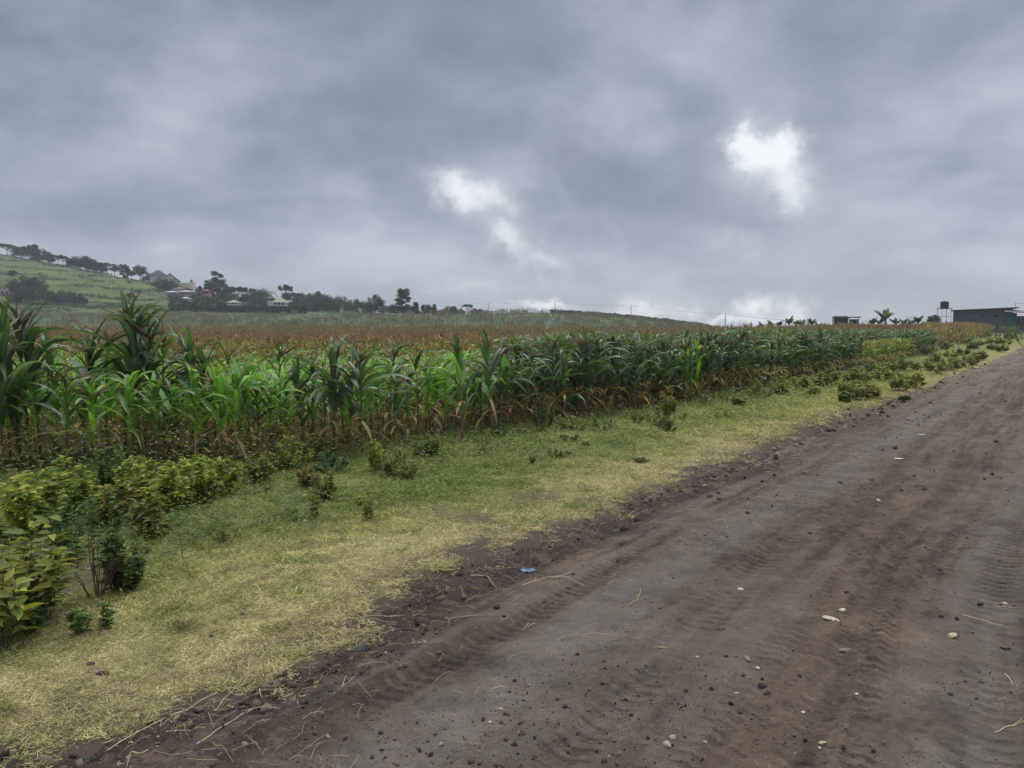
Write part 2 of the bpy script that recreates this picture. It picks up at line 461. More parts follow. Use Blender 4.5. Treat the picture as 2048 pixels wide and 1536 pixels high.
def ground_color(x, y):
    B = border(x, y); z = H(x, y)
    c = verge_color(x, y) * .50
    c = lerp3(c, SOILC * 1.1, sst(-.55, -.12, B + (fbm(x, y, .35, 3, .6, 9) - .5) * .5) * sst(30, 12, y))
    bare = sst(.62, .74, fbm(x, y, .9, 4, .6, 8))
    c = lerp3(c, SOILC * 1.3, bare * sst(14, 7, y) * .8)
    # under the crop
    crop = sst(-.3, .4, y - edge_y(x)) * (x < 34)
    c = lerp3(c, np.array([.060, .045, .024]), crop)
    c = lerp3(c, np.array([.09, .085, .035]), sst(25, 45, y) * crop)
    d = y
    n = fbm(x, y, 22, 4, .6, 11); n2 = fbm(x, y, 7, 3, .6, 12)
    # mid-distance: dry tasselled maize, then green-grey fields in bands
    c = lerp3(c, np.array([.115, .080, .045]), sst(40, 70, d) * crop)
    bandv = d + (n - .5) * 46 + x * .12
    c = lerp3(c, np.array([.100, .098, .052]), sst(125, 165, bandv))
    c = lerp3(c, np.array([.048, .078, .044]), sst(180, 200, bandv))
    c = lerp3(c, np.array([.070, .092, .040]), sst(232, 245, bandv) * (1 - sst(262, 280, bandv)))
    c = lerp3(c, np.array([.046, .070, .040]), sst(262, 285, bandv))
    mid = sst(-160, -100, x) * sst(240, 150, d) * 0
    # the left hill: lighter pasture in contour strips
    hill = sst(7.8, 9.5, z) * sst(300, 310, d)
    zz = z + (n - .5) * 9 + (fbm(x, y, 60, 2, .5, 13) - .5) * 6 + x * .02
    strip = .5 + .5 * np.sin(zz * 1.15)
    hc = lerp3(np.array([.070, .112, .030]), np.array([.040, .065, .024]), sst(.55, .95, strip) * sst(.35, .6, fbm(x, y, 35, 3, .6, 15)))
    hc = lerp3(hc, np.array([.130, .160, .050]), sst(.45, .8, n2) * .5)
    hc = lerp3(hc, np.array([.050, .072, .034]), sst(.5, .7, fbm(x, y * 2.5, 30, 4, .6, 16)) * .7)
    hc = lerp3(hc, np.array([.075, .105, .045]), sst(24, 34, zz) * .8)
    c = lerp3(c, hc * .82, hill)
    # right and far side of the road: reddish bare earth then weeds
    s, t = road_st(x, y)
    c = lerp3(c, np.array([.15, .095, .055]), sst(7, 8.5, t) * sst(80, 40, y))
    return c * (.85 + .3 * n2[..., None])

ang = np.concatenate([np.linspace(-math.pi, -.80, 40)[:-1], np.linspace(-.80, .80, 560), np.linspace(.80, math.pi, 40)[1:]])
vv = np.linspace(1 / .6, 1 / 40, 330)
rad = np.concatenate([[.02, .2, .4], 1 / vv, np.geomspace(40, 740, 230)[1:]])
x, y, f = polar(ang, rad)
B = border(x, y)
bumpz = (fbm(x, y, .5, 4, .6, 20) - .5) * .05 + (fbm(x, y, 3, 3, .5, 21) - .5) * .12
z = H(x, y) + bumpz * sst(60, 30, y) - .11 * sst(-.02, .22, B) * (np.abs(y) < 120)
bank = sst(-1.4, -.2, B) * .04
z = z + (fbm(x, y, 30, 3, .5, 22) - .5) * 1.0 * sst(230, 330, y)
gmb = MB()
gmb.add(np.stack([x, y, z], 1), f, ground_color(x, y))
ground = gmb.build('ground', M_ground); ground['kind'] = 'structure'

# ------------------------------------------------------------ dirt road
TR = [  # t centre, half width, depth, tread period, bend
    (.72, .11, .014, .075, .10), (.36, .08, .010, .065, .0), (1.70, .13, .020, .095, .05), (2.02, .08, .014, .08, -.12),
    (2.36, .09, .018, .085, -.10), (2.62, .07, .02, .08, -.22), (3.05, .13, .022, .10, .0), (3.9, .14, .02, .10, .05), (4.6, .14, .02, .10, .0)]
def road_detail(x, y):
    s, t = road_st(x, y)
    tw = t + (fbm(s, s * 0, 7, 2, .5, 30) - .5) * .5
    z = (fbm(x, y, .9, 5, .55, 31) - .5) * .055
    z = z + (fbm(t * 4.5, s * .35, 1, 4, .55, 32) - .5) * .035        # long ruts
    z = z + (fbm(x, y, .09, 4, .7, 33) - .5) * .014
    gray = np.exp(-((tw - 1.18) / .36) ** 2) + np.exp(-((tw - 2.95) / .26) ** 2) * 1.0 + np.exp(-((tw - .15) / .2) ** 2) * .2 + np.exp(-((tw - 4.3) / .4) ** 2) * .6
    gray = np.clip(gray * (.45 + 1.1 * fbm(x, y, 1.1, 4, .6, 34)), 0, 1)
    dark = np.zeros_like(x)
    for k, (t0, hw, dp, per, bend) in enumerate(TR):
        c0 = t0 + bend * np.sin(s * .35 + k) + bend * .06 * s * 0
        q = (tw - c0) / hw
        m = np.exp(-q ** 4)
        pres = sst(.34, .50, fbm(s, t * 0 + k, 1.4, 3, .5, 40 + k) * .6 + fbm(x, y, .35, 3, .6, 50 + k) * .4)
        tread = (.5 + .5 * np.tanh(6 * np.sin(2 * np.pi * (s / per + np.abs(q) * .55 * (1 if k % 2 else -1)) + 1.0 * (fbm(x, y, .5, 2, .5, 60) - .5)))) * (.45 + .85 * fbm(x, y, .12, 3, .6, 61))
        z = z - .95 * dp * m * (.35 + .65 * tread * pres) + dp * .5 * np.exp(-((np.abs(q) - 1.3) / .3) ** 2)
        dark = np.maximum(dark, m * (.15 + .85 * pres * tread))  # mask for shade painted in the grooves between tread lugs
    z = z * (.5 + .5 * sst(1.3, .2, gray))
    loose = sst(.55, .75, fbm(x, y, 1.8, 4, .6, 70)) * (1 - gray)
    z = z + loose * np.maximum(0, fbm(x, y, .05, 3, .7, 71) - .45) * .05
    return z, gray, dark, loose, tw
rr_ = np.concatenate([np.linspace(.3, 2.2, 50), 1 / np.linspace(1 / 2.25, 1 / 110, 1050)])
x, y, f = polar(np.linspace(-.80, .86, 1000), rr_)
s, t = road_st(x, y)
B = border(x, y)
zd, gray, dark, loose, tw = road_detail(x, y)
near_edge = sst(.9, .05, B)
z = H(x, y) - .035 + zd * sst(60, 12, y) + (fbm(x, y, .07, 3, .7, 72) - .45) * .035 * near_edge * sst(16, 8, y) - .16 * sst(.06, -.14, B) - .2 * sst(7.2, 7.8, t)
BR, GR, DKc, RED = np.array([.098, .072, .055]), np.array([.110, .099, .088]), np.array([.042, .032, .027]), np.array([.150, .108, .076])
c = lerp3(np.tile(BR, (len(x), 1)), RED, sst(.5, .7, fbm(x, y, 2.2, 4, .6, 73)) * .55)
c = lerp3(c, GR, gray * .9)
c = lerp3(c, DKc, np.clip(sst(.75, .15, B + (fbm(x, y, .8, 3, .6, 74) - .5) * .8) * .95, 0, 1) * sst(30, 10, y))
c = lerp3(c, DKc, np.clip(dark, 0, 1) * .60)  # groove shade of the tyre tracks, put into the soil colour
c = lerp3(c, DKc * 1.1, sst(.58, .7, fbm(x, y, .35, 4, .65, 75)) * .45)
c = lerp3(c, RED * 1.15, sst(9, 30, y) * .55 * sst(1.4, .3, tw))
c = lerp3(c, RED * 1.1, sst(2.5, 3.5, t) * sst(8, 14, y) * .5)
strk = fbm(tw * 5, s * .30, 1, 4, .6, 79)
c = lerp3(c, DKc * 1.1, sst(.56, .74, strk) * .55)
c = lerp3(c, GR * 1.15, sst(.50, .30, strk) * .5)
for (t0_, w0_, a0_) in ((.62, .035, .8), (.80, .03, .6), (1.60, .035, .5), (1.93, .04, .8), (2.30, .04, .75), (2.48, .05, .9), (2.60, .035, .7), (3.25, .04, .6), (3.6, .05, .5)):
    q_ = np.abs(tw + .05 * np.sin(s * .8 + t0_ * 9) + (fbm(x, y, .15, 3, .6, 83) - .5) * .10 - t0_) / w0_
    c = lerp3(c, DKc, np.exp(-q_ ** 2) * a0_ * sst(.36, .56, fbm(s, s * 0 + t0_, 1.2, 4, .65, 82)))
c = lerp3(c, DKc * .8, sst(.60, .68, fbm(x, y, .035, 3, .7, 77)) * .65 * (.35 + .65 * sst(.45, .6, strk)))
c = lerp3(c, np.array([.23, .19, .15]), sst(.72, .78, fbm(x, y, .022, 2, .6, 86)) * .2)
c = lerp3(c, BR * 1.35, sst(.60, .72, fbm(x, y, .10, 3, .65, 78)) * .4)
c = c * (.70 + .6 * fbm(x, y, .18, 3, .6, 76)[:, None])
keep = ((t > -.75) & (t < 7.9))[f].all(1) & ((y > .3)[f].all(1))
f = f[keep]
used = np.unique(f); remap = np.full(len(x), -1); remap[used] = np.arange(len(used))
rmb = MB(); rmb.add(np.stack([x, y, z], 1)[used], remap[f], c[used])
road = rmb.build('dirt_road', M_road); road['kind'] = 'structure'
def road_z(x, y):
    zd, *_ = road_detail(np.atleast_1d(float(x)), np.atleast_1d(float(y)))
    B_ = border(np.atleast_1d(float(x)), np.atleast_1d(float(y)))
    zr = H(x, y) - .035 + zd[0] - .16 * sst(.06, -.14, B_)[0]
    x_, y_ = np.atleast_1d(float(x)), np.atleast_1d(float(y))
    zg = H(x, y) + (fbm(x_, y_, .5, 4, .6, 20) - .5)[0] * .05 + (fbm(x_, y_, 3, 3, .5, 21) - .5)[0] * .12 - .11 * sst(-.02, .22, B_)[0]
    return float(max(zr, zg))
def gz(x, y):
    return H(x, y) + ((fbm(x, y, .5, 4, .6, 20) - .5) * .05 + (fbm(x, y, 3, 3, .5, 21) - .5) * .12) * sst(60, 30, y)

# ------------------------------------------------------------ verge grass (stuff)
def on_road_z(x, y):
    B_ = border(x, y)
    return H(x, y) - .035 + road_detail(x, y)[0] * sst(60, 12, y) - .16 * sst(.06, -.14, B_)
def grass_points(N):
    # spread along the view: density falls with distance
    d = 2.0 * (45 / 2.0) ** (rng.random(N) ** 1.15)
    a = rng.uniform(-.70, .66, N)
    x, y = np.sin(a) * d, np.cos(a) * d
    B = border(x, y)
    ey = edge_y(x)
    ok = (B < .42) & (y < ey + .4)
    dens = .35 + .9 * fbm(x, y, .45, 3, .6, 80)
    bare = sst(.62, .74, fbm(x, y, .9, 4, .6, 8)) * sst(14, 7, y)
    dens = dens * (1 - .85 * bare) * sst(.06, -.30, B + (fbm(x, y, .22, 3, .6, 81) - .5) * 1.1)
    ok &= rng.random(N) < dens
    return x[ok], y[ok]
x, y = grass_points(1500000)
n = len(x)
dist = np.hypot(x, y)
sz = np.clip(dist / 5, .8, 4) ** .8
dirs = rdir(n, .0, .75)
flat = rng.random(n) < .45
dirs[flat] = rdir(int(flat.sum()), -.05, .22)
rot = frames(dirs, rdir(n))
L = rng.uniform(.018, .048, n) * sz ** .8 * (.6 + .8 * fbm(x, y, .5, 3, .6, 83))
W = rng.uniform(.0011, .0022, n) * sz
vcol = verge_color(x, y)
rnd = rng.random(n)
tuft = sst(.60, .72, fbm(x, y, .30, 3, .6, 85))
vcol = lerp3(vcol, GREENC * 1.15, tuft * .55)
L = L * (1 + .9 * tuft)
pale = rng.random(n) < .16
vcol[pale] = vcol[pale] * .6 + STRAWC * .5
vcol = vcol * (.45 + 1.05 * rnd[:, None]) * (.6 + .8 * fbm(x, y, .11, 2, .6, 84)[:, None])
tv = np.array([[-1, 0, 0], [1, 0, 0], [.7, .55, .12], [0, 1, 0.0]])
g2 = MB()
zg_ = gz(x, y) - .11 * sst(-.02, .22, border(x, y)); nb_ = border(x, y) > -.2
zg_[nb_] = np.maximum(zg_[nb_], on_road_z(x[nb_], y[nb_]))
g2.batch(tv, [[0, 1, 2, 3]], rot, np.stack([x, y, zg_ + .002], 1), np.stack([W, L, L * .5], 1), vcol)
o = g2.build('verge_grass', M_grass, None, False)
tag(o, 'short dry yellow green grass covering the verge between road and maize', 'grass', kind='stuff')

# low creeping green ground cover by the weeds (stuff)
LEAF = np.array([[0, 0, 0], [-.30, .35, .10], [0, .40, 0], [.30, .35, .10], [-.24, .72, .06], [0, .75, -.03], [.24, .72, .06], [0, 1.05, -.12]])
LEAFF4 = np.array([[1, 4, 5, 2], [2, 5, 6, 3]])
LEAFF3 = np.array([[0, 1, 2], [0, 2, 3], [4, 7, 5], [5, 7, 6]])
def leaves(mb, off, dirs, nrm, L, W, cols, mat=0):
    rot = frames(dirs, nrm)
    scl = np.stack([W, L, L * .8], 1)
    k = len(LEAF); N = len(off)
    loc = LEAF[None] * scl[:, None]
    v = (np.einsum('nij,nkj->nki', rot, loc) + off[:, None]).reshape(-1, 3)
    base = (np.arange(N) * k)[:, None, None]
    mb.add(v, [(LEAFF4[None] + base).reshape(-1, 4), (LEAFF3[None] + base).reshape(-1, 3)], np.repeat(cols, k, 0), mat)
N = 190000
d = 3.2 * (75 / 3.2) ** rng.random(N); a = rng.uniform(-.70, .62, N)
x, y = np.sin(a) * d, np.cos(a) * d
ey = edge_y(x); B = border(x, y)
gap = ey - y
patch = fbm(x, y, .9, 4, .6, 90)
prob = sst(.46, .60, patch + .16 * sst(1.6, 0, gap) + .05 * sst(-2.0, -3.2, B)) * sst(-1.2, -2.0, B)
prob = np.maximum(prob, sst(1.1, .1, gap) * .8)
prob = np.maximum(prob, sst(14, 19, y) * sst(5.5, 3.0, gap) * sst(.44, .54, fbm(x, y, 2.2, 3, .6, 93)) * sst(-.7, -1.3, B))
prob = np.maximum(prob, sst(2.9, 1.9, gap) * sst(-1.8, -3.0, x) * .8)
ok = (rng.random(N) < prob) & (gap > -1.5)
x, y = x[ok], y[ok]; n = len(x); dist = np.hypot(x, y)
mb = MB()
tall_ = np.maximum(sst(2.6, .8, edge_y(x) - y) * sst(-1.5, -3.0, x) * 2.6, sst(14, 20, y) * sst(.45, .6, fbm(x, y, 2.2, 3, .6, 93)) * 2.2)
hgt = (1 + tall_) * rng.random(n) ** 1.6 * .11 * (.5 + 1.2 * fbm(x, y, .5, 3, .6, 91)) * (1 + .04 * dist)
sz = np.clip(dist / 6, .8, 3.5) ** .75
cc = lerp3(np.array([.060, .110, .030]), np.array([.150, .165, .040]), np.clip(fbm(x, y, 1.3, 3, .6, 92) * 1.6 - .4 + rng.random(n) * .3, 0, 1)) * (.7 + .6 * rng.random((n, 1)))
leaves(mb, np.stack([x, y, gz(x, y) + hgt], 1), rdir(n, -.1, .6), np.tile([0, 0, 1.], (n, 1)) + rdir(n) * .5, rng.uniform(.02, .042, n) * sz, rng.uniform(.016, .03, n) * sz, cc)
tag(mb.build('ground_cover', M_weed), 'low creeping green leaves matted along the foot of the maize', 'ground cover', kind='stuff')

# ------------------------------------------------------------ maize
def maize_mesh(seed, pal, h=1.6, nleaf=13, seg=9, tassel=True, lower_dry=3, ear=True, spread=1.0, tass_col=(.20, .10, .06), wmul=1.0, baseclear=.22):
    r = np.random.default_rng(seed)
    st, lf, ta, er = MB(), MB(), MB(), MB()
    lean = r.uniform(-.05, .05, 2)
    def axis(q): return np.array([lean[0] * q ** 2 * h, lean[1] * q ** 2 * h, q * h])
    qs = np.linspace(0, 1, 9)
    g = np.array(pal[0])
    scol = lerp3(np.array([.12, .075, .035]), g * .9 + np.array([.03, .03, .01]), np.clip((qs - .15) * 2.2, 0, 1))
    st.tube([axis(q) for q in qs], np.interp(qs, [0, 1], [.017, .006]) * (1 + .25 * (np.arange(9) % 2)), 6 if seg > 5 else 4, scol)
    az0 = r.random() * 2 * math.pi
    for i in range(nleaf):
        q = baseclear + (1 - baseclear) * (i / (nleaf - 1)) ** .95
        q = min(q + r.uniform(-.02, .02), .99)
        az = az0 + (i % 2) * math.pi + r.uniform(-.65, .65)
        L = (.62 + .42 * math.sin(math.pi * min(1, q * .9 + .05))) * r.uniform(.8, 1.15) * spread * (h / 1.7) ** .5
        if q > .88: L *= .72
        Wd = .035 * r.uniform(.75, 1.25) * (1.15 - .4 * abs(q - .6)) * wmul
        th0 = R(r.uniform(6, 24) if q > .7 else r.uniform(18, 42))
        th1 = R(r.uniform(40, 155)) if q > .8 else R(r.uniform(75, 170))
        dry = i < lower_dry and r.random() < .85
        if dry: th0 = R(r.uniform(60, 130)); th1 = R(r.uniform(160, 179)); Wd *= r.uniform(.4, .75); L *= r.uniform(.4, .8)
        ss = np.linspace(0, 1, seg + 1)
        th = th0 + (th1 - th0) * ss ** r.uniform(1.0, 1.9)
        ds = L / seg
        horiz = np.concatenate([[0], np.cumsum(np.sin(th[:-1]) * ds)])
        vert = np.concatenate([[0], np.cumsum(np.cos(th[:-1]) * ds)])
        tw = az + np.cumsum(np.full(seg + 1, r.uniform(-.5, .5) / seg))
        cx = np.cumsum(np.concatenate([[0], np.diff(horiz) * np.cos(tw[1:])])); cy = np.cumsum(np.concatenate([[0], np.diff(horiz) * np.sin(tw[1:])]))
        p0 = axis(q)
        cen = p0 + np.stack([cx, cy, vert], 1)
        side = np.stack([-np.sin(tw), np.cos(tw), np.zeros(seg + 1)], 1)
        nrm = np.stack([-np.cos(tw) * np.cos(th), -np.sin(tw) * np.cos(th), np.sin(th)], 1)
        roll = r.uniform(-.9, .9) * ss ** 1.2
        sd_ = side * np.cos(roll)[:, None] + nrm * np.sin(roll)[:, None]; nm = nrm * np.cos(roll)[:, None] - side * np.sin(roll)[:, None]
        wd = Wd * np.minimum(1, (ss + .10) * 4.0) ** .6 * (1 - ss ** 2.4) ** .8 + .002
        rip = np.sin(ss * r.uniform(14, 24) + r.random() * 6) * .22 * wd
        fold = .42 * wd
        v = np.stack([cen - sd_ * wd[:, None] + nm * (fold + rip)[:, None], cen, cen + sd_ * wd[:, None] + nm * (fold - rip)[:, None]], 1)
        gc = np.array(pal[r.integers(len(pal))]) * r.uniform(.75, 1.25)
        if dry:
            gc = np.array([.34, .215, .085]) * r.uniform(.5, 1.15) if r.random() < .6 else np.array([.20, .19, .05]) * r.uniform(.6, 1.1)
        elif r.random() < .12 and q < .4: gc = lerp3(gc, np.array([.30, .27, .05]), np.array(.6))
        base = np.tile(gc, (seg + 1, 3, 1)).reshape(seg + 1, 3, 3)
        base[:, 1] = base[:, 1] * 1.25 + .015
        tip = np.clip((ss - .8) * 3, 0, .5)[:, None, None]
        base = base * (1 - tip) + np.array([.25, .20, .07]) * tip
        i_, j_ = np.meshgrid(np.arange(seg), np.arange(2), indexing='ij')
        f = np.stack([i_ * 3 + j_, i_ * 3 + j_ + 1, (i_ + 1) * 3 + j_ + 1, (i_ + 1) * 3 + j_], -1).reshape(-1, 4)
        lf.add(v.reshape(-1, 3), f, base.reshape(-1, 3))
    top = axis(1.0)
    if tassel:
        nb = 9 if seg > 5 else 6
        for i in range(nb):
            L = .30 * r.uniform(.7, 1.2) if i else .44
            dv = np.array([0, 0, 1.]) if i == 0 else rdir(1, .55, .9, r)[0]
            q = np.linspace(0, 1, 4)
            droop = (q ** 2)[:, None] * np.array([dv[0], dv[1], -.5]) * .12
            pts = top - [0, 0, .03] + dv * (q * L)[:, None] + droop
            ta.tube(pts, np.array([.0035, .006, .0055, .002]) * (1.35 if seg > 5 else 1.7), 3, np.array(tass_col) * r.uniform(.7, 1.4), cap=False)
    if ear:
        for k in range(1 if r.random() < .6 else 2):
            q = r.uniform(.42, .55); a = r.random() * 6.28
            b0 = axis(q); dv = np.array([math.cos(a) * .35, math.sin(a) * .35, .94])
            qq = np.linspace(0, 1, 7)
            er.tube(b0 + dv * (qq * .22)[:, None] + np.array([math.cos(a), math.sin(a), 0]) * .02, np.array([.012, .024, .028, .027, .022, .014, .006]), 7, lerp3(g * 1.2, np.array([.20, .17, .08]), np.linspace(.2, .8, 7)))
            for m_ in range(7):
                d2 = dv + rdir(1, -1, 1, r)[0] * .4
                er.tube([b0 + dv * .22, b0 + dv * .24 + d2 * .02, b0 + dv * .24 + d2 * .045 - np.array([0, 0, .02])], [.003, .003, .001], 3, (.10, .035, .02), cap=False)
    return dict(stalk=st, leaves=lf, tassel=ta, ear=er)

PAL_DARK = [(.038, .085, .032), (.050, .105, .045), (.075, .128, .068), (.030, .068, .028), (.095, .145, .085)]
PAL_GREEN = [(.070, .175, .030), (.095, .220, .040), (.058, .145, .030), (.125, .250, .050)]
PAL_BRIGHT = [(.115, .290, .032), (.150, .335, .042), (.200, .350, .058)]
PAL_YEL = [(.150, .160, .035), (.190, .175, .040), (.110, .140, .032), (.240, .190, .060)]
PAL_DRY = [(.190, .125, .060), (.150, .130, .050), (.230, .150, .075), (.100, .095, .035)]
PAL_GOLD = [(.260, .190, .045), (.200, .170, .045), (.300, .200, .060), (.130, .130, .040)]
PARTMAT = dict(stalk=M_stalk, leaves=M_maize, tassel=M_tassel, ear=M_maize)
KINDS = {
    'tall':   [maize_mesh(100 + i, PAL_DARK, 1.75, 21, 11, True, 4, True, 1.0, (.12, .075, .05), 1.25) for i in range(6)],
    'dark':   [maize_mesh(120 + i, PAL_DARK, 1.55, 15, 9, i % 4 != 0, 4, True, .85, (.13, .09, .05)) for i in range(7)],
    'bright': [maize_mesh(140 + i, PAL_BRIGHT + PAL_GREEN, 1.15, 13, 9, i % 4 == 3, 4, False, .85) for i in range(7)],
    'green':  [maize_mesh(160 + i, PAL_GREEN + PAL_DARK, 1.40, 14, 9, i % 3 != 2, 4, True, .85, (.15, .09, .05)) for i in range(6)],
    'yellow': [maize_mesh(180 + i, PAL_YEL, 1.25, 12, 7, True, 4, False, .8, (.20, .11, .06)) for i in range(5)],
}
PARTS = {}
for kname, lst in KINDS.items():
    PARTS[kname] = []
    for dct in lst:
        PARTS[kname].append({pn: mb.mesh('maize_' + pn, PARTMAT[pn]) for pn, mb in dct.items() if mb.n})
def put_maize(kind, idx, loc, rz, scl, label, group, tilt=(0, 0)):
    t = thing('maize_plant', label, 'maize plant', loc, 0, group)
    t.rotation_euler = (tilt[0], tilt[1], rz); t.scale = (scl * .5 + .5, scl * .5 + .5, scl) if np.isscalar(scl) else scl
    for pn, me in PARTS[kind][idx % len(PARTS[kind])].items(): link(pn, me, t)
    return t

# the tall plants standing out of the front row: u, base row, top row, kind, label
heroes = [
    (62, 932, 606, 'tall', 'highest plant of the far left maize clump with a narrow dark spike'),
    (110, 915, 700, 'green', 'leafy lower maize plant filling the right side of the far left clump'),
    (292, 893, 604, 'tall', 'narrow maize plant forming the very tip of the tallest clump'),
    (330, 895, 690, 'green', 'broad leaved lower maize plant on the right side of the tallest clump'),
    (250, 898, 700, 'green', 'maize plant with pale wavy leaves at the left foot of the tallest clump'),
    (700, 902, 735, 'dark', 'dark low maize plant between the crossed tassels and the drooping top'),
    (40, 935, 640, 'tall', 'tall dark maize plant at the far left edge of the picture, its top bent over'),
    (8, 945, 668, 'tall', 'dark maize plant cut by the left border, behind the tall bent one'),
    (82, 925, 652, 'tall', 'dark maize plant with hanging broad leaves, close right of the far left tall one'),
    (185, 905, 672, 'tall', 'mid height maize plant with open brown tassels in the gap between the two tallest'),
    (215, 895, 690, 'green', 'leafy maize plant leaning on the left side of the tallest clump'),
    (280, 905, 618, 'tall', 'tallest maize plant, pointed top leaves rising against the far village'),
    (305, 900, 640, 'tall', 'tall maize plant twinned with the tallest one on its right side'),
    (390, 905, 674, 'tall', 'upright dark maize plant right of the tallest clump with a bare brown tassel'),
    (412, 900, 700, 'tall', 'shorter dark maize plant pressed against the plant with the bare tassel'),
    (468, 880, 682, 'yellow', 'thin maize plant with withered yellow top behind the front row'),
    (562, 905, 712, 'green', 'green maize plant halfway between the bare tassel plant and the twin brown eared ones'),
    (668, 905, 684, 'tall', 'tall maize plant with crossed tassels and outstretched leaves above young green maize'),
    (726, 905, 694, 'tall', 'maize plant with drooping top and brown dried ears, right of the crossed tassels'),
    (790, 870, 712, 'green', 'single taller green maize plant standing behind the short bright ones'),
    (836, 872, 722, 'green', 'green maize plant right of the brown eared one, with a red silk ear'),
    (925, 880, 700, 'green', 'green maize plant with a red brown ear at the point where the dark maize begins'),
    (985, 870, 690, 'green', 'arching green maize plant at the left end of the dense dark stand'),
    (470, 925, 760, 'bright', 'young bright maize plant with hanging pale lower leaves in front of the row'),
    (1395, 800, 702, 'bright', 'light yellow green maize plant standing out in front of the dark stand'),
    (1375, 803, 715, 'bright', 'smaller light green maize plant beside the standing out light one'),
]
taken = []
for i, (u, vb, vt, kind, lab) in enumerate(heroes):
    p = ground_at(u, vb); dd = p.y
    hh = (vb - vt) / F * dd
    base_h = {'dark': 1.55, 'tall': 1.75, 'green': 1.40, 'yellow': 1.25, 'bright': 1.15}[kind] + .25 * (kind in ('tall', 'yellow'))
    k = hh / base_h
    put_maize(kind, i, (p.x, p.y, p.z), random.random() * 6.28, (.5 + .5 * k, .5 + .5 * k, k), lab, 'maize plants standing out of the front row', (random.uniform(-.05, .05), random.uniform(-.05, .05)))
    taken.append((p.x, p.y))

# the crop: rows parallel to its edge
pts = []
for k in range(1, len(_ex)):
    pass
ed = []
xs = np.linspace(-16, 31, 4000); ysd = edge_y(xs)
arc = np.concatenate([[0], np.cumsum(np.hypot(np.diff(xs), np.diff(ysd)))])
rowgap = .42
cand = []
for row in range(0, 110):
    off = row * rowgap * (1 + row * .006)
    step = .27 if row < 14 else .45
    ss = np.arange(0, arc[-1], step) + rng.random() * .2
    ss = ss + rng.uniform(-.08, .08, len(ss))
    px = np.interp(ss, arc, xs); py = np.interp(ss, arc, ysd)
    px = px - off * .62 + rng.uniform(-.10, .10, len(ss)); py = py + off * .78 + rng.uniform(-.12, .12, len(ss))
    for a_, b_ in zip(px, py):
        cand.append((a_, b_, row))
cand = np.array(cand)
u_ = 1024 + F * cand[:, 0] / cand[:, 1]
vis = (u_ > -160) & (u_ < 2150) & (cand[:, 1] < 75)
cand = cand[vis]; u_ = u_[vis]
# gaps in the first row
gapn = fbm(cand[:, 0], cand[:, 1], 1.1, 2, .5, 95)
first_left = (cand[:, 2] == 0) & (u_ < 960)
keep = ~(first_left & (gapn < .55)) & (rng.random(len(cand)) < np.where(cand[:, 2] < 2, .86, .93))
keep &= ~((u_ < 900) & (cand[:, 2] > 3) & (rng.random(len(cand)) < .22))
cand = cand[keep]; u_ = u_[keep]
def crop_kind(u, y, row, r):
    """kind and height of the crop at a place"""
    n = r.random()
    if u < 980:
        if row <= 1: return ('green' if n < .5 else 'bright' if n < .80 else 'dark'), random.uniform(.80, 1.08)
        if y < 21: return ('bright' if n < .8 else 'green' if n < .93 else 'yellow'), random.uniform(.72, .90)
        if y < 28: return ('bright' if n < .3 else 'yellow' if n < .88 else 'green'), random.uniform(.76, 1.0)
        return 'yellow', random.uniform(.90, 1.2)
    f_ = min(1, (u - 980) / 160)
    yel = (u > 1600 and row <= 1 and 33 < y < 46)
    if yel: return ('yellow' if n < .8 else 'bright'), random.uniform(.8, 1.0)
    if row <= 9: return ('dark' if n < .35 + .45 * f_ else 'green'), random.uniform(.98, 1.20) + .20 * f_
    return ('yellow' if n < .55 else 'green' if n < .85 else 'dark'), random.uniform(1.1, 1.3) + .12 * f_
HREF = {'tall': 1.75, 'dark': 1.55, 'bright': 1.15, 'green': 1.40, 'yellow': 1.25}
plants = []
r_ = random.Random(5)
for (px, py, row), u in zip(cand, u_):
    if any(abs(px - a) < .16 and abs(py - b) < .16 for a, b in taken): continue
    k, hh = crop_kind(u, py, row, r_)
    plants.append((px, py, row, u, k, hh / HREF[k]))
# the ones that show largest become things
plants.sort(key=lambda p: p[1] * (1 + .35 * p[2]) + (8 if p[3] < -20 else 0))
NT = 300 - len(heroes)
LBL = {'bright': ('young bright green maize plant in the short stand behind the tall left row', 'young bright green maize of the left half'),
       'green': ('mid green maize plant in the front rows with dry lower leaves', 'mid green maize of the front rows'),
       'dark': ('dark green maize plant packed into the dense front edge of the field', 'dark green maize of the dense stand'),
       'yellow': ('yellowing maize plant in the rows behind the front edge', 'yellowing maize plants')}
MARKS = [(-400, 'the left picture border'), (62, 'the far left clump'), (292, 'the tallest clump'), (412, 'the bare tassel plant'), (562, 'the green plant in mid row'), (668, 'the crossed tassel plant'),
         (726, 'the brown eared plant'), (836, 'the red silk plant'), (925, 'the red brown eared plant'), (1085, 'the tall dark bush'), (1325, 'the olive weed'), (1395, 'the light coloured plant'), (1562, 'the feathery bush'), (1750, 'the yellow patch')]
ORDN = ['first', 'second', 'third', 'fourth', 'fifth', 'sixth', 'seventh', 'eighth', 'ninth', 'tenth', 'eleventh', 'twelfth', 'thirteenth', 'fourteenth', 'fifteenth', 'sixteenth', 'seventeenth', 'eighteenth', 'nineteenth', 'twentieth']
ADJ = {'bright': 'bright green', 'green': 'mid green', 'dark': 'dark green', 'yellow': 'yellowing'}
ordl = {}
cnt = {}
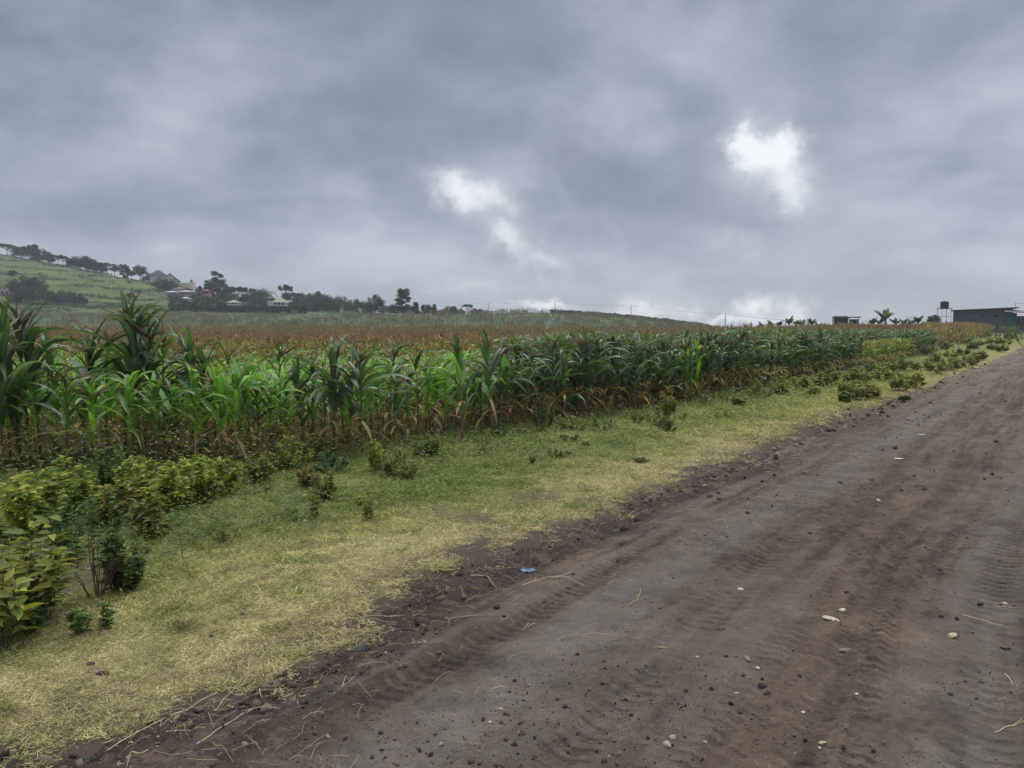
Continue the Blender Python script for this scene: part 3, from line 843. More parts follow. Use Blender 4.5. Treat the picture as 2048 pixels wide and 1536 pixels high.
for j in sorted([j for j in range(NT) if plants[j][2] <= 1], key=lambda j: plants[j][3]):
    p_ = plants[j]; mk = [m_ for m_ in MARKS if m_[0] <= p_[3]][-1][1]
    key_ = (mk, p_[2]); cnt[key_] = cnt.get(key_, -1) + 1
    if cnt[key_] < 20: ordl[j] = ADJ[p_[4]] + ' ' + ('front row' if p_[2] == 0 else 'second row') + ' maize plant, ' + ORDN[cnt[key_]] + ' right of ' + mk
for i, (px, py, row, u, k, sc) in enumerate(plants[:NT]):
    lab, grp = LBL[k]
    lab = ordl.get(i, lab)
    put_maize(k, r_.randrange(20), (px, py, float(H(px, py))), r_.random() * 6.28, (.5 + .5 * sc, .5 + .5 * sc, sc), lab, grp, (r_.uniform(-.07, .07), r_.uniform(-.07, .07)))

# instancing of whole plants / clumps for the mass of the crop
def proto_obj(name, dct, mats):
    mb = MB()
    for i, pn in enumerate(('stalk', 'leaves', 'tassel', 'ear')):
        q = dct.get(pn)
        if q is None or not q.n: continue
        n0 = mb.n
        for a, c_ in zip(q.V, q.Cc): mb.V.append(a); mb.Cc.append(c_)
        for a, m_ in zip(q.Fc, q.M): mb.Fc.append(a + n0); mb.M.append(m_ * 0 + i)
        mb.n += q.n
    me = mb.mesh(name, mats)
    return bpy.data.objects.new(name, me)
def scatter(name, label, cat, protos, P, idx, rotz, scl, tilt=.06):
    """one stuff object: instances of protos on points"""
    pc = bpy.data.collections.new(name + '_prototypes')
    for q in sorted(protos, key=lambda o: o.name): pc.objects.link(q)
    me = bpy.data.meshes.new(name)
    me.vertices.add(len(P)); me.vertices.foreach_set('co', np.asarray(P, np.float32).ravel())
    a = me.attributes.new('idx', 'INT', 'POINT'); a.data.foreach_set('value', np.asarray(idx, np.int32))
    tl = rng.uniform(-tilt, tilt, (len(P), 2))
    a = me.attributes.new('rot', 'FLOAT_VECTOR', 'POINT'); a.data.foreach_set('vector', np.concatenate([tl, np.asarray(rotz)[:, None]], 1).astype(np.float32).ravel())
    sc3 = np.asarray(scl, float)
    if sc3.ndim == 1: sc3 = np.stack([sc3] * 3, 1)
    a = me.attributes.new('scl', 'FLOAT_VECTOR', 'POINT'); a.data.foreach_set('vector', sc3.astype(np.float32).ravel())
    o = link(name, me); tag(o, label, cat, kind='stuff')
    g = bpy.data.node_groups.new(name, 'GeometryNodeTree')
    g.interface.new_socket('Geometry', in_out='INPUT', socket_type='NodeSocketGeometry')
    g.interface.new_socket('Geometry', in_out='OUTPUT', socket_type='NodeSocketGeometry')
    gi, go = g.nodes.new('NodeGroupInput'), g.nodes.new('NodeGroupOutput')
    ci = g.nodes.new('GeometryNodeCollectionInfo'); ci.inputs['Collection'].default_value = pc
    ci.inputs['Separate Children'].default_value = True; ci.inputs['Reset Children'].default_value = True
    mp = g.nodes.new('GeometryNodeMeshToPoints')
    ip = g.nodes.new('GeometryNodeInstanceOnPoints'); ip.inputs['Pick Instance'].default_value = True
    def named(nm, typ):
        q = g.nodes.new('GeometryNodeInputNamedAttribute'); q.data_type = typ; q.inputs['Name'].default_value = nm; return q.outputs['Attribute']
    L_ = g.links.new
    L_(gi.outputs[0], mp.inputs[0]); L_(mp.outputs[0], ip.inputs['Points']); L_(ci.outputs[0], ip.inputs['Instance'])
    L_(named('idx', 'INT'), ip.inputs['Instance Index'])
    e2r = g.nodes.new('FunctionNodeEulerToRotation'); L_(named('rot', 'FLOAT_VECTOR'), e2r.inputs[0])
    L_(e2r.outputs[0], ip.inputs['Rotation']); L_(named('scl', 'FLOAT_VECTOR'), ip.inputs['Scale'])
    L_(ip.outputs[0], go.inputs[0])
    md = o.modifiers.new('scatter', 'NODES'); md.node_group = g
    return o
MM = [M_stalk, M_maize, M_tassel, M_maize]
stuffkinds = ['dark', 'bright', 'green', 'yellow']
protos = []; pidx = {}
c_ = 0
for k in stuffkinds:
    pidx[k] = []
    for dct in KINDS[k][:5]:
        protos.append(proto_obj('p%03d' % c_, dct, MM)); pidx[k].append(c_); c_ += 1
rest = plants[NT:]
Pp = np.array([(p[0], p[1], float(H(p[0], p[1]))) for p in rest])
idx = [pidx[p[4]][r_.randrange(5)] for p in rest]
scl = np.array([(.5 + .5 * p[5], .5 + .5 * p[5], p[5]) for p in rest])
scatter('maize_crop', 'dense mass of maize filling the field behind its front rows', 'maize crop', protos, Pp, idx, rng.random(len(rest)) * 6.28, scl)

# far crop: clumps of light plants
def clump(seed, pal, h, n, rad_, tass, tc_, tassel=True, nleaf=7):
    r = np.random.default_rng(seed); out = {}
    big = dict(stalk=MB(), leaves=MB(), tassel=MB(), ear=MB())
    for i in range(n):
        m_ = maize_mesh(seed * 31 + i, pal, h * r.uniform(.80, 1.18), nleaf, 3, tassel, 2, False, .6, tc_, .95, .45)
        off = np.array([r.uniform(-rad_, rad_), r.uniform(-rad_, rad_), 0])
        for k_ in ('stalk', 'leaves', 'tassel'):
            q = m_[k_]
            if not q.n: continue
            n0 = big[k_].n
            for a in q.V: big[k_].V.append(a + off)
            for a in q.Cc: big[k_].Cc.append(a)
            for a, mm in zip(q.Fc, q.M): big[k_].Fc.append(a + n0); big[k_].M.append(mm)
            big[k_].n += q.n
    return big
fp = []
for i in range(4): fp.append(proto_obj('q%02d' % i, clump(400 + i, PAL_YEL + PAL_GREEN[:1], 1.2, 11, .75, True, (.25, .105, .075)), MM))
for i in range(4): fp.append(proto_obj('q%02d' % (4 + i), clump(410 + i, PAL_DRY + PAL_YEL[:2], 1.3, 15, .85, True, (.205, .115, .08)), MM))
for i in range(3): fp.append(proto_obj('q%02d' % (8 + i), clump(420 + i, PAL_DRY + PAL_GREEN[:1], 1.5, 9, .9, True, (.16, .10, .07)), MM))
for i in range(3): fp.append(proto_obj('q%02d' % (11 + i), clump(430 + i, PAL_GOLD + PAL_YEL[:2], 1.35, 9, .7, True, (.28, .18, .08)), MM))
for i in range(3): fp.append(proto_obj('q%02d' % (14 + i), clump(440 + i, [(.042, .072, .036), (.055, .090, .046), (.034, .060, .032)], 1.0, 8, .9, False, (.2, .1, .05), False), MM))
PF, IF, SF = [], [], []
def far_fill(d0, d1, step, umin, umax, chooser, hscale):
    d = d0
    while d < d1:
        wdt = (umax - umin) / F * d; nn = int(wdt / step)
        u = rng.uniform(umin, umax, nn); dd = d + rng.uniform(-step / 2, step / 2, nn)
        xx = (u - 1024) / F * dd
        for a_, b_, c0 in zip(xx, dd, u):
            ch = chooser(c0, b_, a_)
            if ch is None: continue
            PF.append((a_, b_, float(H(a_, b_)))); IF.append(ch); s_ = hscale * random.uniform(.75, 1.15); SF.append((s_ * 1.1, s_ * 1.1, s_))
        d += step
def ch1(u, d, x_):
    # stays out of the near crop's own ground and right of it beyond the road
    off = (d - edge_y(x_))
    if x_ > 31: return None
    if off < 3: return None
    if d < 60 and u > 900 and off < 30: return None
    n = random.random()
    if u > 1450: return random.choice([0, 1, 2, 3, 4, 5, 11]) if n < .8 else random.choice([8, 9])
    if d < 40: return random.choice([0, 1, 2, 3]) if n < .8 else random.choice([4, 5])
    if d < 95: return random.choice([4, 5, 6, 7]) if n < .62 else random.choice([0, 1, 2, 3])
    return random.choice([8, 9, 10, 4]) if n < .85 else random.choice([0, 14])
far_fill(33, 60, 1.0, -80, 2100, ch1, 1.0)
far_fill(60, 100, 1.5, -80, 2100, ch1, 1.0)
far_fill(100, 160, 2.4, -80, 2100, ch1, 1.15)
def ch_gold(u, d, x_):
    s_, t_ = road_st(x_, d)
    if t_ > -5.0 - (d - 60) * .06 + 3.0 * (float(fbm(x_, d, 4, 3, .6, 98)) - .5) * 2 or x_ < 30: return None
    if u < 1840 or random.random() < .35: return random.choice([0, 1, 2, 3, 8, 9, 4])
    return random.choice([11, 12, 13])
far_fill(60, 95, 1.2, 1450, 2060, ch_gold, 1.02)
far_fill(95, 146, 1.4, 1450, 1850, ch_gold, .84)
far_fill(95, 146, 1.4, 1850, 2060, ch_gold, 1.08)
def ch2(u, d, x_):
    if u > 1420 and d > 190: return None
    nz = float(fbm(x_, d, 14, 3, .6, 97))
    if nz < .42: return None
    return random.choice([14, 15, 16]) if random.random() < .8 else random.choice([8, 9])
far_fill(160, 300, 3.2, -80, 1700, ch2, 1.0)
scatter('distant_maize', 'far maize with reddish tassels fading into grey green across the dip', 'maize field', fp, PF, IF, rng.random(len(PF)) * 6.28, SF)

# ------------------------------------------------------------ weeds and shrubs
def shrub(name, loc, h, rad_, nst, nlv, leafL, leafW, pal, label, cat='weed', group=None, droop=.2, seed=0, upright=.5, low=.35, stemc=(.075, .055, .03), whorl=True):
    r = np.random.default_rng(seed + 1000)
    st, lf = MB(), MB()
    offs, dirs_, cols = [], [], []
    for i in range(nst):
        a = r.random() * 6.28; out = rad_ * math.sqrt(r.random()) * .9
        hh = h * (1 - .35 * (out / rad_) ** 2) * r.uniform(.34, 1.12)
        b0 = np.array([math.cos(a) * out * .18, math.sin(a) * out * .18, -.02])
        tip = np.array([math.cos(a) * out, math.sin(a) * out, hh])
        q = np.linspace(0, 1, 6)[:, None]
        bow = np.array([math.cos(a), math.sin(a), 0]) * out * .3
        p = b0 * (1 - q) + tip * q + bow * np.sin(q * math.pi) * .6 + (r.random((6, 3)) - .5) * .03 * h
        st.tube(p, np.linspace(.0042, .0014, 6) * (h / .5) ** .5, 4, stemc, cap=False)
        for j in range(nlv):
            qq = low + (1 - low) * (r.random() ** .6)
            k = min(int(qq * 5), 4); fr = qq * 5 - k
            pos = p[k] * (1 - fr) + p[k + 1] * fr
            la = r.random() * 6.28
            up = .35 * (qq - .5) + r.uniform(-droop, .35)
            d_ = np.array([math.cos(la), math.sin(la), up])
            if r.random() < .4 and not whorl: pos = pos + d_ * r.uniform(0, .08)
            offs.append(pos); dirs_.append(d_)
            cols.append(np.array(pal[r.integers(len(pal))]) * r.uniform(.7, 1.25) * (.85 + .25 * qq))
    n = len(offs); offs = np.array(offs); dirs_ = np.array(dirs_)
    sz = r.uniform(.75, 1.35, n)
    leaves(lf, offs, dirs_, np.tile([0, 0, 1.], (n, 1)) + rdir(n, -1, 1, r) * .8, leafL * sz, leafW * sz, np.clip(np.array(cols), 0, 1))
    t = thing(name, label, cat, loc, 0, group)
    st.build('stems', M_stalk, t); lf.build('foliage', M_weed, t)
    return t
YG = [(.185, .235, .042), (.250, .275, .055), (.125, .180, .036), (.300, .290, .065), (.090, .130, .032)]
OL = [(.135, .145, .038), (.185, .180, .052), (.105, .125, .032)]
GG = [(.062, .120, .030), (.090, .155, .042), (.045, .090, .026)]
DG = [(.055, .090, .026), (.080, .115, .034), (.042, .070, .024), (.11, .13, .04)]
BG = [(.065, .120, .060), (.085, .150, .080), (.050, .095, .045)]
def gp(u, v):
    p = ground_at(u, v); p.z = float(gz(np.array(p.x), np.array(p.y))); return p
# u, v base, v top, half width px, palette, leaf length, stems, leaves per stem, name, label
W_ = [
 (45, 1265, 1010, 105, YG, .105, 12, 14, 'broad_leaved_weed', 'large yellow green broad leaved weed in the bottom left, nearest the camera'),
 (5, 1300, 1110, 60, YG, .115, 7, 13, 'broad_leaved_weed', 'bright lime leaved weed cut by the left border below the others'),
 (100, 1235, 1050, 60, OL, .095, 8, 12, 'broad_leaved_weed', 'brownish wilting weed tucked between the lime weed and the dark bush'),
 (195, 1195, 990, 62, GG, .050, 16, 26, 'leafy_bush', 'dense green bush with bare dark twigs underneath, nearest on the grass'),
 (250, 1180, 1080, 42, DG, .036, 14, 26, 'leafy_bush', 'small dark bushy tangle leaning on the right of the green bush'),
 (160, 1265, 1180, 18, GG, .035, 3, 12, 'seedling', 'small green seedling in front of the green bush, left one'),
 (218, 1258, 1185, 16, GG, .033, 3, 12, 'seedling', 'small green seedling in front of the dark tangle, right one'),
 (60, 1270, 1190, 24, GG, .04, 5, 12, 'seedling', 'small green weed at the foot of the large lime weed'),
 (60, 1075, 935, 90, YG, .075, 16, 18, 'weed', 'yellow green weed clump behind the large bottom left weed'),
 (150, 1030, 915, 70, YG, .070, 14, 18, 'weed', 'pale yellow weed clump in front of the far left maize'),
 (205, 1000, 888, 52, GG, .045, 16, 26, 'weed', 'fresh green rounded weed top under the tallest maize'),
 (265, 1010, 905, 50, YG, .068, 12, 18, 'weed', 'yellow green weed right of the fresh green round one'),
 (330, 1020, 905, 55, YG, .068, 14, 18, 'weed', 'tall yellow green weed in the middle of the left thicket'),
 (240, 1045, 950, 60, OL, .068, 12, 16, 'weed', 'olive weed in the front of the left thicket with dry leaves'),
 (400, 1000, 900, 48, YG, .064, 13, 18, 'weed', 'pale weed at the right end of the left thicket'),
 (445, 985, 905, 40, YG, .060, 10, 17, 'weed', 'yellowish weed next to the end of the left thicket'),
 (300, 1070, 985, 45, OL, .075, 7, 12, 'weed', 'drooping olive weed on the grass below the left thicket'),
 (120, 1120, 1000, 60, GG, .045, 12, 20, 'weed', 'green weed behind the dense bush'),
 (370, 1125, 1040, 14, OL, .05, 1, 4, 'twig', 'single bare bent twig standing in the short grass'),
 (450, 1085, 1025, 42, OL, .060, 7, 7, 'weed', 'sparse olive weed with bare stems alone on the green grass'),
 (510, 955, 890, 45, OL, .050, 12, 18, 'weed', 'olive green weed before the pale lower leaves of the young maize'),
 (580, 935, 870, 50, YG, .045, 14, 18, 'weed', 'rounded yellow green weed in front of the middle maize'),
 (640, 915, 858, 45, OL, .045, 12, 18, 'weed', 'grey green weed under the crossed tassel maize'),
 (660, 935, 890, 42, BG, .030, 14, 24, 'weed', 'blue green low weed in front of the brown eared maize'),
 (610, 968, 925, 26, BG, .030, 8, 20, 'weed', 'small grey green weed before the blue green one'),
 (650, 990, 930, 34, OL, .045, 9, 17, 'weed', 'drooping brownish green weed in the middle of the grass'),
 (615, 970, 925, 22, [(.26, .17, .05), (.20, .15, .05)], .035, 6, 14, 'weed', 'small orange brown weed beside the drooping one'),
 (628, 1030, 975, 12, OL, .045, 3, 9, 'weed', 'thin upright weed sprig in the grass, left of a pair'),
 (740, 1035, 970, 16, OL, .045, 4, 8, 'weed', 'thin upright weed sprig in the grass, right of a pair'),
 (718, 1005, 965, 12, YG, .035, 3, 9, 'weed', 'little pale green sprig just left of the right hand thin sprig'),
 (752, 935, 875, 30, YG, .048, 8, 17, 'weed', 'drooping pale weed with hanging leaves right of the blue green weed'),
 (790, 945, 890, 30, OL, .045, 8, 17, 'weed', 'drooping olive weed just right of the pale hanging one'),
 (820, 950, 915, 22, OL, .035, 6, 14, 'weed', 'low dull weed at the end of the drooping pair'),
 (868, 905, 850, 24, OL, .034, 10, 20, 'weed', 'erect weed at the foot of the maize edge centre left'),
 (850, 908, 872, 28, DG, .028, 12, 22, 'weed', 'dark round weed against the erect weed centre left'),
 (970, 905, 860, 22, OL, .03, 5, 12, 'weed', 'sparse weed with thin stem near the centre of the picture'),
 (1000, 872, 838, 20, BG, .035, 8, 16, 'weed', 'pale blue green weed at the left foot of the dense dark maize'),
 (1085, 865, 775, 34, DG, .036, 14, 24, 'leafy_bush', 'tall dark leafy bush standing against the dark maize stand'),
 (1152, 835, 785, 24, BG, .045, 9, 18, 'weed', 'blue green large leaved weed inside the dark maize edge'),
 (1150, 862, 832, 50, OL, .035, 16, 18, 'weed', 'low brown green weed mat before the dark maize'),
 (1210, 862, 830, 26, BG, .035, 9, 16, 'weed', 'blue green weed right of the low brown mat'),
 (1325, 838, 762, 32, OL, .060, 10, 18, 'weed', 'taller broad leaved olive weed at the foot of the light maize'),
 (1270, 848, 815, 24, OL, .035, 9, 17, 'weed', 'olive weed on the grass edge, first of a line of three'),
 (1310, 852, 820, 24, OL, .035, 9, 17, 'weed', 'drooping olive weed, middle of the line of three'),
 (1333, 868, 835, 22, DG, .028, 12, 22, 'weed', 'dark compact round weed in the open grass'),
 (1368, 840, 820, 12, OL, .03, 5, 12, 'weed', 'small brown sprig right of the dark compact weed'),
 (1412, 812, 782, 22, DG, .03, 10, 20, 'weed', 'dark weed clump right of the tall olive weed'),
 (1450, 805, 775, 20, OL, .03, 9, 17, 'weed', 'brownish weed between two dark clumps at the maize foot'),
 (1435, 838, 825, 10, OL, .03, 3, 9, 'weed', 'tiny dry sprig on the pale grass, left of two'),
 (1455, 836, 822, 10, OL, .03, 3, 9, 'weed', 'tiny dry sprig on the pale grass, right of two'),
 (1515, 798, 755, 32, OL, .045, 14, 24, 'weed', 'rounded olive bush at the maize foot right of centre'),
 (1562, 785, 742, 24, YG, .04, 12, 22, 'weed', 'light green feathery bush at the maize foot'),
 (1140, 882, 868, 30, DG, .025, 10, 16, 'low_weed', 'flat dark weed patch on the pale grass, upper one'),
 (1120, 908, 893, 42, DG, .025, 12, 16, 'low_weed', 'flat dark weed patch on the pale grass, widest one'),
 (1282, 922, 911, 20, DG, .025, 9, 16, 'low_weed', 'flat green weed tuft alone on the pale grass near the road'),
 (1062, 922, 905, 10, DG, .03, 4, 12, 'low_weed', 'small upright dark tuft below the flat patches'),
 (1170, 890, 878, 12, DG, .025, 5, 12, 'low_weed', 'small dark tuft right of the widest flat patch'),
]
for i, (u, vb, vt, hw, pal, ll, ns, nl, nm, lab) in enumerate(W_):
    p = gp(u, vb); sc = p.y / F
    fl_ = ('twig' not in lab and 'bare stems' not in lab)
    shrub(nm, p, (vb - vt) * sc, hw * sc, int(ns * (1.7 if fl_ and ll < .09 else 1)), int(nl * (1.8 if ll > .09 else 3.0 if fl_ else 1.2)), ll * (.85 if ll > .09 else .9), ll * (.52 if ll > .09 else .50), pal, lab, 'weed' if nm != 'leafy_bush' else 'bush', None, .25 if 'droop' not in lab else .8, i, low=.55 if ('bare' in lab or 'twig' in lab) else .25)
# small weeds that spread from the thicket onto the grass
r9 = random.Random(31); sm = []
while len(sm) < 26:
    u, v = r9.uniform(180, 1250), r9.uniform(890, 1110)
    p = ground_at(u, v); s9, t9 = road_st(p.x, p.y)
    if t9 < -1.7 and p.y < float(edge_y(p.x)) - .3: sm.append((u, v))
for i, (u, v) in enumerate(sorted(sm)):
    p = gp(u, v); h9 = r9.uniform(.07, .20)
    shrub('small_weed', p, h9, h9 * r9.uniform(.6, 1.1), r9.randrange(3, 7), 13, .034, .017, [OL, YG, GG, OL + DG][i % 4], ['olive', 'yellowish', 'fresh green', 'dull green'][i % 4] + ' small weed in the grass, ' + (['first', 'second', 'third', 'fourth', 'fifth', 'sixth', 'seventh', 'eighth', 'ninth', 'tenth', 'eleventh', 'twelfth', 'thirteenth'][i % 13]) + (' from the left among small weeds' if i < 13 else ' in the right half of small weeds'), 'weed', 'small weeds sprouting in the verge grass', seed=500 + i)
# bushes towards the right, on the far verge
pal_r = [OL, DG + OL, YG + OL]
far_extra = [(1965, 668, 650, 16), (1990, 664, 647, 16), (2014, 668, 648, 16), (2028, 672, 652, 14), (2000, 705, 688, 16), (2012, 690, 672, 18), (1975, 678, 662, 16), (2005, 676, 658, 18), (1935, 688, 672, 14), (1925, 712, 696, 16), (1985, 700, 688, 12), (2020, 682, 664, 14), (1890, 700, 684, 16), (1855, 712, 694, 18), (1790, 735, 714, 22), (1750, 748, 726, 24), (1720, 752, 732, 20), (1660, 752, 732, 20), (1560, 790, 774, 14), (1478, 812, 794, 14)]
far_b = [(1600, 778, 750, 22), (1640, 772, 745, 24), (1675, 770, 742, 26), (1628, 790, 775, 12), (1695, 785, 760, 22), (1715, 800, 760, 26), (1745, 796, 768, 24), (1690, 805, 785, 14), (1725, 768, 738, 26), (1765, 765, 735, 26),
         (1800, 782, 742, 28), (1828, 775, 745, 22), (1775, 745, 722, 24), (1812, 742, 718, 24), (1845, 740, 715, 26), (1880, 748, 718, 26), (1905, 740, 708, 24), (1940, 735, 706, 26), (1870, 728, 706, 20), (1960, 722, 700, 14), (1945, 700, 682, 14), (1985, 690, 672, 14), (1810, 800, 790, 8), (1960, 692, 680, 12), (1900, 715, 700, 16)]
ORD = ['first', 'second', 'third', 'fourth', 'fifth', 'sixth', 'seventh', 'eighth', 'ninth', 'tenth', 'eleventh', 'twelfth', 'thirteenth', 'fourteenth', 'fifteenth', 'sixteenth', 'seventeenth', 'eighteenth', 'nineteenth', 'twentieth'] 
ORD += ['twenty ' + q for q in ORD[:9]] + ['thirtieth'] + ['thirty ' + q for q in ORD[:9]] + ['fortieth'] + ['forty ' + q for q in ORD[:9]] + ['fiftieth']
for i, (u, vb, vt, hw) in enumerate(sorted(far_b + far_extra)):
    p = gp(u, vb); sc = p.y / F
    shrub('verge_bush', p, (vb - vt) * sc, hw * sc, 18, 44, .095 * (p.y / 22) ** .5 * .85, .062 * (p.y / 22) ** .5 * .8, pal_r[i % 3], ['olive', 'dark green', 'yellow green'][i % 3] + ' bush, ' + ORD[i] + ' from the left in the far verge scrub', 'bush', 'low bushes along the far verge', seed=200 + i)
for i, (u, vb, vt, hw, lab) in enumerate([(2046, 692, 655, 20, 'green bush at the right border where the road leaves the picture'), (2085, 694, 650, 24, 'green bush just outside the bend at the far right')][:1]):
    p = at_depth(u, 70); sc = p.y / F
    shrub('roadside_bush', p, 1.6, .95, 22, 40, .13, .09, DG + GG, lab, 'bush', seed=300 + i)
# white flowering weed near the left maize
for (u, v, lab) in [(480, 890, 'thin weed topped with tiny white flowers before the young maize'), (452, 905, 'second thin weed with white flower heads, left of the first')]:
    p = gp(u, v + 10); mb = MB(); fl = MB()
    r = np.random.default_rng(int(u))
    for i in range(9):
        d_ = rdir(1, .6, .95, r)[0]; L_ = r.uniform(.15, .33)
        mb.tube([np.zeros(3), d_ * L_ * .5, d_ * L_ + [0, 0, .03]], [.003, .002, .0015], 3, (.09, .10, .04))
        c0 = d_ * L_ + [0, 0, .03]
        n = 14; fl.batch(np.array([[-1, 0, 0], [1, 0, 0], [0, 1.2, .3]]), [[0, 1, 2]], frames(rdir(n, 0, 1, r), rdir(n, -1, 1, r)), c0 + rdir(n, -1, 1, r) * .012, np.full((n, 3), .006), vary((.6, .58, .56), n, .1, r))
    t = thing('flowering_weed', lab, 'weed', p, 0, 'white flowered weeds')
    mb.build('stems', M_stalk, t); fl.build('flowers', M_straw, t)

# ------------------------------------------------------------ stones, clods, straw
ico = None
def ico_template():
    import bmesh
    bm = bmesh.new(); bmesh.ops.create_icosphere(bm, subdivisions=3, radius=1)
    v = np.array([x.co[:] for x in bm.verts]); f = np.array([[q.index for q in a.verts] for a in bm.faces]); bm.free(); return v, f
IV, IFc = ico_template()
def stone_mesh(seed, dims, col, rough=.3):
    r = np.random.default_rng(seed)
    v = IV.copy()
    for k in range(12):      # chop facets
        n_ = rdir(1, -1, 1, r)[0]; dd = r.uniform(.50, .85)
        pr = v @ n_; m_ = pr > dd; v[m_] -= np.outer(pr[m_] - dd, n_) * .9
    for fq in (2.3, 5.1):
        ph = r.random(3) * 6
        v *= 1 + rough * .16 * (np.sin(v[:, 0] * fq + ph[0]) * np.sin(v[:, 1] * fq + ph[1]) + np.sin(v[:, 2] * fq * 1.3 + ph[2]) * .6)[:, None] / fq * 2.3
    v *= 1 + rough * .05 * (r.random((len(v), 1)) - .5)
    v *= np.array(dims)
    mb = MB(); mb.add(v, IFc, vary(col, len(v), .12, r)); return mb
PALE, DARKS, BRN = (.42, .36, .29), (.035, .03, .03), (.15, .115, .09)
